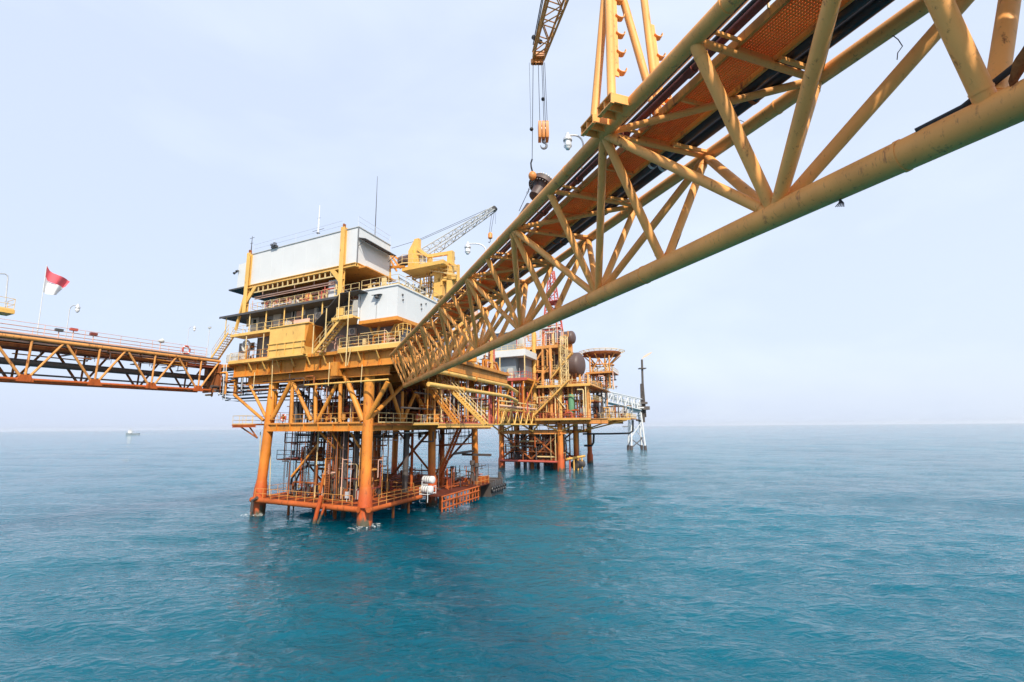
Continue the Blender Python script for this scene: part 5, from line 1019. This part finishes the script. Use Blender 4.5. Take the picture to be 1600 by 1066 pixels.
# gas flame leaning in the wind
fm = thing('gas_flame', 'small pale orange gas flame above the flare stack', 'flame', F_(1004, 561)); m = MB()
m.path([F_(1003.5, 561), F_(1006, 558), F_(1010, 555.5), F_(1014, 553), F_(1019, 550.5)], [.15, .35, .65, .5, .08], 14); m.build('flame', M['flame'], fm)
fb = thing('flare_bridge', 'white box truss bridge from the second platform to the flare tower', 'bridge', ft0+np.array((0, 0, 12)))
s0t, s0b = at(944, 612, 162), at(944, 628, 162); e0t, e0b = F_(999, 624), F_(999, 641); sx = np.array((3.2, .8, 0)); sd0 = sx*.45
for a, b in ((s0t, e0t), (s0b, e0b)):
    for o in (-sd0, sd0): MB().tube(a+o, b+o, .26, 8).build('chord', M['white'], fb)
for k in range(10):
    f0, f1 = k/10, (k+1)/10; T = lambda f: s0t+(e0t-s0t)*f; Bm = lambda f: s0b+(e0b-s0b)*f
    for o in (-sd0, sd0): MB().tube(T(f0)+o, Bm(f0)+o, .15, 6).build('brace', M['white'], fb); MB().tube((T(f0) if k % 2 else Bm(f0))+o, (Bm(f1) if k % 2 else T(f1))+o, .14, 6).build('brace', M['white'], fb)
MB().hexa([s0b-sd0*.9+Zx*.15, e0b-sd0*.9+Zx*.15, e0b+sd0*.9+Zx*.15, s0b+sd0*.9+Zx*.15, s0b-sd0*.9+Zx*.35, e0b-sd0*.9+Zx*.35, e0b+sd0*.9+Zx*.35, s0b+sd0*.9+Zx*.35]).build('walkway', M['lightgrey'], fb)
MB().tube(s0b+Zx*2.2, e0b+Zx*2.2, .7, 10).build('gas_pipe', M['white'], fb)

# ================================================================== boats
def boat(c, Lb, label, hull, name='boat', dirx=1):
    c = np.array(c, float); t = thing(name, label, 'boat', c); k = Lb/20
    sec = [(-10, 2.0, 2.2), (-6, 2.6, 2.0), (0, 2.7, 2.1), (5, 2.2, 2.6), (8.5, 1.0, 3.2), (10, .1, 3.6)]; vs = []
    for x, w_, h in sec: vs += [c+np.array((dirx*x*k, y*k, z*k)) for y, z in ((-w_, h), (-w_*.7, -.8), (w_*.7, -.8), (w_, h))]
    fs = [(i*4+j, i*4+(j+1) % 4, (i+1)*4+(j+1) % 4, (i+1)*4+j) for i in range(5) for j in range(4)]+[(0, 3, 2, 1), (20, 21, 22, 23)]
    MB().add(vs, fs).build('hull', M[hull], t)
    MB().wbox(c+np.array((dirx*3.5*k, 0, 4.2*k)), 5.5*k, 3.6*k, 3.4*k).build('wheelhouse', M['white'], t); MB().wbox(c+np.array((dirx*4*k, 0, 6.8*k)), 3.2*k, 2.8*k, 1.7*k).build('bridge_deck', M['white'], t); MB().wbox(c+np.array((dirx*4.0*k, -1.43*k, 6.9*k)), 2.6*k, .05*k, .6*k).build('window', M['glass'], t)
    MB().tube(c+np.array((dirx*3*k, 0, 7.6*k)), c+np.array((dirx*3*k, 0, 11*k)), .12*k, 6).build('mast', M['lightgrey'], t)
    return t
bp_ = onz(207, 679.5, 0); b0 = W(*bp_, 0); boat(b0, 30, 'small white motor boat with a wake on the horizon at the left', 'slate', dirx=-1)
wk = MB()
for i in range(7): p = b0+np.array((14+i*8, 0, .0)); wk.sphere(p, 4.2-i*.3, 10, 6, .28)
def foam_mat():
    m, nt, b = nodes('patchy_foam'); geo = N(nt, 'ShaderNodeNewGeometry'); f = noise(nt, geo.outputs['Position'], 2.6, 6, .75)
    b.inputs['Base Color'].default_value = (.72, .78, .80, 1); b.inputs['Roughness'].default_value = .7; nt.links.new(ramp(nt, f, .50, .66), b.inputs['Alpha']); return m
foam = foam_mat(); o = wk.build('wake', foam); o['kind'] = 'stuff'
bs = onz(980, 667.2, 0); boat(W(*bs, 0), 95, 'faint grey ship far away on the horizon just left of the flare tower', 'grey', 'ship')
# ================================================================== the small things that crowd the decks
def fill(par, zone, n, seed, mats, rr=(.06, .16), kinds=('pipe', 'conduit', 'riser', 'cable_tray', 'valve', 'junction_box', 'hanger')):
    """pipes with bends, trays, valves and boxes inside a (u, v, z) box, each its own part"""
    r_ = random.Random(seed); u0, u1, v0, v1, z0, z1 = zone
    for i in range(n):
        k = kinds[i % len(kinds)]; mt = M[r_.choice(mats)]; u, v, z = r_.uniform(u0, u1), r_.uniform(v0, v1), r_.uniform(z0, z1); r = r_.uniform(*rr)
        cl = lambda x, a, b: min(max(x, a), b)
        k0 = k; k = {'pipe_run': 'pipe', 'drop_line': 'riser', 'bracket_box': 'box', 'tray': 'cable_tray'}.get(k, k)
        if k in ('pipe', 'conduit'):
            u2 = cl(u+r_.uniform(-6, 6), u0, u1); v2 = cl(v+r_.uniform(-5, 5), v0, v1); z2 = r_.uniform(z0, z1); q = r*(1 if k == 'pipe' else .5)
            if abs(u2-u) < .5 or abs(v2-v) < .5: u2 = u+1.5; v2 = v+1.
            MB().path([W(u, v, z0), W(u, v, z-.2), W(u+.2*(1 if u2 > u else -1), v, z), W(u2, v, z), W(u2, v+.2*(1 if v2 > v else -1), z), W(u2, v2, z), W(u2, v2, z2 if abs(z2-z) > .6 else z1)], q, 7).build(k0, mt, par)
        elif k == 'riser': MB().tube(W(u, v, z0), W(u, v, z1), r, 8).build(k0, mt, par)
        elif k == 'hanger': MB().tube(W(u, v, z), W(u, v, z1), .04, 5).build(k, mt, par)
        elif k == 'cable_tray':
            L_ = r_.uniform(3, 8); a, b = (W(u, v, z), W(cl(u+L_, u0, u1+.5), v, z)) if r_.random() < .6 else (W(u, v, z), W(u, cl(v+L_, v0, v1+.5), z))
            if np.linalg.norm(b-a) > .3: MB().beam(a, b, .3, .1).build(k0, mt, par)
        elif k == 'valve':
            m = MB(); m.sphere(W(u, v, z0+.7), r*1.6, 10, 7); m.tube(W(u, v, z0), W(u, v, z0+1.1), r*.7, 8); m.torus(W(u, v, z0+1.15), r*1.9, .035, (1, 0, 0), (0, 1, 0), 12, 5); m.build(k, mt, par)
        else:
            d = r_.uniform(.25, .6); MB().box(u, u+d, v, v+d*.5, z0+.4, z0+.4+d*1.6).tube(W(u+d/2, v+d/4, z0), W(u+d/2, v+d/4, z0+.4), .05, 5).build(k0, mt, par)
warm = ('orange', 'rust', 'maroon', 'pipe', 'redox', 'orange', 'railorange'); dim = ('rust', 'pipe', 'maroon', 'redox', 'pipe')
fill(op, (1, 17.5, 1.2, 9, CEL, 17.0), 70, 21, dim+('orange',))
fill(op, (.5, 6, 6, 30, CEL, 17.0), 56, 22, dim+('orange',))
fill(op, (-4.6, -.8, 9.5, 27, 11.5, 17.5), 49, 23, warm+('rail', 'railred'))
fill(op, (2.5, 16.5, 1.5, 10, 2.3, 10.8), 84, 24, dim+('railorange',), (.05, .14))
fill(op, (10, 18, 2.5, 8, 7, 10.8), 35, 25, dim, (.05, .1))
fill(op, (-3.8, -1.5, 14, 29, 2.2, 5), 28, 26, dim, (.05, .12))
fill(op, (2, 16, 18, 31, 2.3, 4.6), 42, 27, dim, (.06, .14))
fill(op, (-4.6, 8, 14.5, 30, 20.4, 27), 63, 28, ('yellow', 'orange', 'rail', 'yellow', 'pink', 'lightgrey'), (.08, .22))
fill(hs, (5.5, 22, -1.1, 3.5, 27.25, 29.0), 56, 29, ('pink', 'rail', 'white', 'lightgrey', 'pink', 'railred'), (.05, .12))
fill(acc, (23.2, 25.2, -.5, 1.5, 20.5, 23.2), 14, 30, ('rail', 'white', 'orange', 'dark'), (.04, .08))
fill(acc, (9, 22, -.3, .7, 24.25, 25.6), 21, 31, ('rail', 'pink', 'lightgrey', 'railred'), (.03, .06))
fill(acc, (-4.5, 8, -1, .7, 20.5, 22.5), 28, 32, ('rail', 'orange', 'pink', 'lightgrey', 'yellow'), (.04, .09))
fill(cr2, (-4.6, .6, -1, 9, 27.46, 28.6), 49, 33, ('white', 'rail', 'lightgrey', 'pipe', 'yellow'), (.04, .09))
fill(yc, (-3.2, 1.5, 9.3, 13.5, 29.5, 33), 42, 34, ('yellow', 'rail', 'yellow', 'pink', 'dark'), (.05, .12))
fill(lb, (27.8, 30.8, -32, -3, 18.9, 20.0), 35, 35, ('rust', 'pipe', 'orange', 'maroon', 'pink'), (.05, .12), ('conduit', 'hanger', 'cable_tray'))
fill(lb, (25, 29.5, -2, 3, 15.8, 19.6), 30, 36, ('rust', 'pipe', 'orange', 'galv'), (.06, .16), ('pipe', 'conduit', 'cable_tray'))
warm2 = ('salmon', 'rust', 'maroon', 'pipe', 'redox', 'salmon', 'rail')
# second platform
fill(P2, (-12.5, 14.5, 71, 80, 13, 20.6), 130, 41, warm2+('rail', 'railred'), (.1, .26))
fill(P2, (-12, -3, 72, 78, 21.3, 24), 42, 50, ('salmon', 'rail', 'hazeyellow', 'rust', 'railorange', 'pink'), (.08, .2))
fill(P2, (-2.5, 11.5, 71.5, 78, 21.3, 31), 77, 42, ('salmon', 'rail', 'hazeyellow', 'rust', 'railorange', 'pink'), (.08, .22))
fill(P2, (-5, 11, 72.5, 84, 31.5, 37), 70, 43, ('rail', 'pink', 'lightgrey', 'railred', 'railorange'), (.08, .2))
fill(P2, (-20.6, -12, 85, 96, 13, 16.5), 56, 44, ('pipe', 'rust', 'white', 'rail', 'hazeyellow'), (.08, .2))
fill(P2, (-12.5, -9, 86, 98, 13, 20.6), 42, 45, ('pipe', 'rust', 'slate', 'pipe'), (.12, .3))
fill(P2, (-4, 12, 73.5, 90, 2.6, 9.2), 84, 46, dim, (.1, .3))
fill(P2, (-12, 14, 72, 76, 9.6, 12.5), 42, 47, ('salmon', 'rust', 'hazeyellow', 'pipe'), (.1, .2), ('pipe', 'conduit', 'cable_tray', 'hanger'))
fill(gb, (1, 14, 61.5, 63.5, 22.5, 25), 28, 48, ('white', 'pipe', 'railred', 'blue', 'rail'), (.06, .14))
fill(P2, (1, 15, 60, 70, 13, 21.6), 56, 49, ('redox', 'orange', 'railred', 'rust'), (.1, .22))
# foam where the swell works round the legs
def foam_ring(c, r, seed):
    r_ = random.Random(seed); m = MB(); n = 26; vs = []; k = 4
    for i in range(n):
        a = math.tau*i/n; w_ = r_.uniform(.3, 1.3)
        for j, (f, z) in enumerate(((-.1, .13), (.3, .14), (.7, .10), (1., .0))): vs.append(np.array(c)+np.array((math.cos(a), math.sin(a), 0))*(r+w_*f)+np.array((0, 0, z+r_.uniform(-.06, .06))))
    m.add(vs, [(i*k+j, ((i+1) % n)*k+j, ((i+1) % n)*k+j+1, i*k+j+1) for i in range(n) for j in range(k-1)], True)
    o = m.build('foam', foam); o['kind'] = 'stuff'
for i, kk in enumerate('facd'): foam_ring(LEGS[kk][0]*np.array((1, 1, 0)), 1.0 if kk in 'af' else .9 if kk == 'c' else .65, i)

# a second, finer layer of small steelwork
thin = ('rail', 'railorange', 'galv', 'pink', 'rust', 'pipe')
fill(op, (1, 18, .5, 5, CEL, 17.2), 40, 61, thin, (.03, .07), ('pipe_run', 'hanger', 'drop_line', 'bracket_box'))
fill(op, (-4.7, -.3, 9.2, 27, 11.5, 19.5), 60, 62, thin+('yellow', 'orange'), (.04, .1), ('pipe_run', 'hanger', 'drop_line', 'bracket_box'))
fill(op, (1.5, 17.5, .6, 6, 2.3, 10.9), 60, 63, thin+('pipe', 'pipe'), (.03, .08), ('pipe_run', 'drop_line', 'hanger', 'bracket_box'))
fill(op, (-1, 17, 5, 30, 9.0, 10.9), 48, 64, ('pipe', 'rust', 'galv', 'pipe'), (.05, .12), ('pipe_run', 'tray', 'hanger', 'bracket_box'))
fill(op, (6, 24.5, -1.2, 2, 15.8, 18), 24, 65, ('pipe', 'rust', 'galv'), (.05, .1), ('pipe_run', 'tray'))
for k in range(7): tub(W(-.9, 19+k*1.4, 8.4), W(-.9, 19+k*1.4, 11.3), .05, 'pipe', 'guard_bar', 6)
for z in (8.4, 9.3, 10.2): tub(W(-.9, 18.8, z), W(-.9, 27.8, z), .05, 'pipe', 'guard_bar', 6)
P('guard_floor', 'redox', MB().box(-.9, 2, 18.8, 27.8, 8.2, 8.35))
for (a_, b_) in (((2, 7.2), (9.5, 2.3)), ((17, 7.2), (10.5, 2.3))): tub(W(a_[0], 5.5, a_[1]), W(b_[0], 5.5, b_[1]), .13, 'rust', 'stay', 8)
for v in (15.5, 31.5):
    tub(W(18.2, v, 10.5), W(9.5, v, 2.4), .2, 'rust', 'stay', 8); tub(W(.5, v, 10.5), W(9.2, v, 2.4), .2, 'rust', 'stay', 8)
R([W(16, 5.2, CEL), W(2, 5.2, CEL)], 'railorange', toe=False); R([W(10, 12, SEA), W(1, 12, SEA)], 'railorange', toe=False); R([W(16, 24, SEA), W(1, 24, SEA)], 'railred', toe=False)
for i, (u, v) in enumerate(((15.8, 3.2), (12.4, 5.6), (3.2, 3.1), (5.6, 12.5), (12, 20), (2.2, 27))): cabinet(u, v, SEA+.02, 1.0, .7, 1.3, ('maroon', 'dark', 'grey', 'maroon', 'dark', 'grey')[i], ('maroon box on the sea deck beside the left front leg', 'dark box on the sea deck between the conductors', 'grey box on the sea deck just left of the front leg', 'maroon box at the middle of the sea deck behind its cross railing', 'dark box far back on the sea deck', 'grey box at the far right end of the sea deck')[i], 'equipment_box', 'box')

# second platform: part decks, railings and bracing that close the gaps
for (u0, u1, v0, v1, z) in ((-1, 13, 71.6, 78, 17.0), (4, 12, 71.6, 77, 26.2), (-12.5, -6, 78, 90, 17.4), (-4, 3, 72.4, 76, 25.0), (-16.5, -9, 86, 97, 25.4)):
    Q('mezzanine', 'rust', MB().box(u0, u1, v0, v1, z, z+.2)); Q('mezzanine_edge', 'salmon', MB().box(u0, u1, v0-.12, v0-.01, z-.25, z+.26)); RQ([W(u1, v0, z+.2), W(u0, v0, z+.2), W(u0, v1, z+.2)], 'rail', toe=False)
for a, b in ((12.4, 4), (4, -4.2)):
    for v in (73.6, 86):
        Q('brace', 'rust', MB().tube(W(a, v, 9.2), W(b, v, 2.8), .22, 8)); Q('brace', 'rust', MB().tube(W(b, v, 9.2), W(a, v, 2.8), .22, 8))
for z in (4.6, 6.8): Q('walkway', 'rust', MB().box(0, 12, 73.2, 75, z, z+.12)); RQ([W(12, 73.2, z+.1), W(0, 73.2, z+.1)], 'pipe', toe=False)
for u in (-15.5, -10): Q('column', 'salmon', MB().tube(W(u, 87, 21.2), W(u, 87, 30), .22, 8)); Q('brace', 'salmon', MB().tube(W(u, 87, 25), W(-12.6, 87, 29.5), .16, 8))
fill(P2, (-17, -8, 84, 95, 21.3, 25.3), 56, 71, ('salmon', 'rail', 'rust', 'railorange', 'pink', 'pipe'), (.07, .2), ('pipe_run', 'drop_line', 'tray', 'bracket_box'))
fill(P2, (-12.5, 14, 70.8, 74, 13, 20.8), 72, 72, ('salmon', 'rail', 'rust', 'redox', 'maroon', 'railorange'), (.06, .16), ('pipe_run', 'drop_line', 'tray', 'bracket_box'))
fill(P2, (-4.5, 12, 72.5, 78, 2.6, 9.2), 60, 73, ('rust', 'pipe', 'redox', 'rail'), (.06, .2), ('pipe_run', 'drop_line', 'tray'))
fill(P2, (-3, 12, 71.8, 76, 25.3, 31), 40, 74, ('salmon', 'rail', 'rust', 'hazeyellow'), (.06, .18), ('pipe_run', 'drop_line', 'tray', 'bracket_box'))
fill(op, (-4.9, 6, 28, 34, 11.5, 20), 48, 75, ('orange', 'redox', 'railred', 'rail', 'rust'), (.06, .18), ('pipe_run', 'drop_line', 'tray', 'bracket_box'))

# past a hundred of one part on one thing, the smallest in view are gathered into one part
def gather():
    import bmesh
    from collections import defaultdict
    g = defaultdict(list)
    for o in bpy.data.objects:
        if o.parent and o.type == 'MESH': g[(o.parent.name, o.name.split('.')[0])].append(o)
    for (pn, nm), L_ in g.items():
        if len(L_) <= 100: continue
        def show(o):
            off = np.array(o.parent.location); b = np.array([v[:] for v in o.bound_box])+off; return np.linalg.norm(b.max(0)-b.min(0))/np.linalg.norm(b.mean(0)-EYE)
        L_.sort(key=show, reverse=True); rest = L_[99:]; bm = bmesh.new(); mats = []; par = rest[0].parent
        for o in rest:
            m = o.data.materials[0]
            if m not in mats: mats.append(m)
            n0 = len(bm.faces); bm.from_mesh(o.data); bm.faces.ensure_lookup_table()
            for f in bm.faces[n0:]: f.material_index = mats.index(m)
        me = bpy.data.meshes.new(nm); bm.to_mesh(me); bm.free()
        for m in mats: me.materials.append(m)
        for o in rest: bpy.data.objects.remove(o)
        c = bpy.data.objects.new('small_'+nm, me); COL.objects.link(c); c.parent = par; c['kind'] = 'stuff'
gather()
# ------------------------------------------------------------------ camera, light, air
cam = bpy.data.cameras.new('camera'); co = bpy.data.objects.new('camera', cam); COL.objects.link(co)
from mathutils import Matrix
co.matrix_world = Matrix(((rt[0], up[0], -fw[0], EYE[0]), (rt[1], up[1], -fw[1], EYE[1]), (rt[2], up[2], -fw[2], EYE[2]), (0, 0, 0, 1)))
cam.sensor_width = 36; cam.lens = FPX/1600*36; cam.clip_start = .1; cam.clip_end = 40000
scene.camera = co
SUN = np.array((.20, -.72, .67)); SUN /= np.linalg.norm(SUN)
sl = bpy.data.lights.new('sun', 'SUN'); sl.energy = 3.7; sl.angle = math.radians(.6); sl.color = (1, .91, .77)
so = bpy.data.objects.new('sun', sl); COL.objects.link(so)
from mathutils import Vector
so.rotation_euler = Vector(SUN).to_track_quat('Z', 'Y').to_euler(); so.location = (0, 0, 200)
w = bpy.data.worlds.new('World'); scene.world = w; w.use_nodes = True; nt = w.node_tree; bg = nt.nodes['Background']
sky = nt.nodes.new('ShaderNodeTexSky'); sky.sky_type = 'NISHITA'; sky.sun_disc = False
sky.sun_elevation = math.asin(SUN[2]); sky.sun_rotation = math.atan2(SUN[0], SUN[1])
sky.air_density = 1.; sky.dust_density = 4.; sky.ozone_density = 1.
# a milky overcast veil: thin high cloud evens the sky out
tc = nt.nodes.new('ShaderNodeTexCoord'); mp = nt.nodes.new('ShaderNodeMapping'); mp.inputs['Scale'].default_value = (1, 1, 2.6); nt.links.new(tc.outputs['Generated'], mp.inputs['Vector'])
cn = nt.nodes.new('ShaderNodeTexNoise'); cn.inputs['Scale'].default_value = 2.2; cn.inputs['Detail'].default_value = 5; cn.inputs['Roughness'].default_value = .5; cn.inputs['Distortion'].default_value = .4
nt.links.new(mp.outputs[0], cn.inputs['Vector'])
vr = nt.nodes.new('ShaderNodeMapRange'); vr.inputs['From Min'].default_value = .42; vr.inputs['From Max'].default_value = .75; nt.links.new(cn.outputs['Fac'], vr.inputs['Value'])
VEIL = nt.nodes.new('ShaderNodeMix'); VEIL.data_type = 'RGBA'; VEIL.inputs[6].default_value = (5.7, 6.5, 8.15, 1); VEIL.inputs[7].default_value = (6.7, 7.45, 8.5, 1); sx_ = nt.nodes.new('ShaderNodeSeparateXYZ'); nt.links.new(tc.outputs['Generated'], sx_.inputs[0])
gx = nt.nodes.new('ShaderNodeMath'); gx.operation = 'MULTIPLY_ADD'; gx.use_clamp = True; nt.links.new(sx_.outputs['X'], gx.inputs[0]); gx.inputs[1].default_value = .45; nt.links.new(vr.outputs[0], gx.inputs[2])
nt.links.new(gx.outputs[0], VEIL.inputs[0])
mx = nt.nodes.new('ShaderNodeMix'); mx.data_type = 'RGBA'; mx.inputs[0].default_value = .80
nt.links.new(sky.outputs[0], mx.inputs[6]); nt.links.new(VEIL.outputs[2], mx.inputs[7]); nt.links.new(mx.outputs[2], bg.inputs['Color']); bg.inputs['Strength'].default_value = .10
scene.view_settings.view_transform = 'Standard'; scene.view_settings.look = 'None'; scene.view_settings.gamma = 1; scene.view_settings.exposure = .55
scene.cycles.max_bounces = 8; scene.cycles.volume_bounces = 0
HAZE = .00003
if HAZE:
    hb_ = MB().hexa([np.array((x, y, z)) for z in (-2, 62) for x, y in ((-14000, -14000), (14000, -14000), (14000, 14000), (-14000, 14000))])
    m, nt, b = nodes('sea_haze'); nt.nodes.remove(b); o = nt.nodes['Material Output']
    pv = nt.nodes.new('ShaderNodeVolumePrincipled'); pv.inputs['Color'].default_value = (.95, .98, 1., 1); pv.inputs['Density'].default_value = HAZE; pv.inputs['Anisotropy'].default_value = .2
    nt.links.new(pv.outputs[0], o.inputs['Volume'])
    ho = hb_.build('haze', m); ho['kind'] = 'stuff'
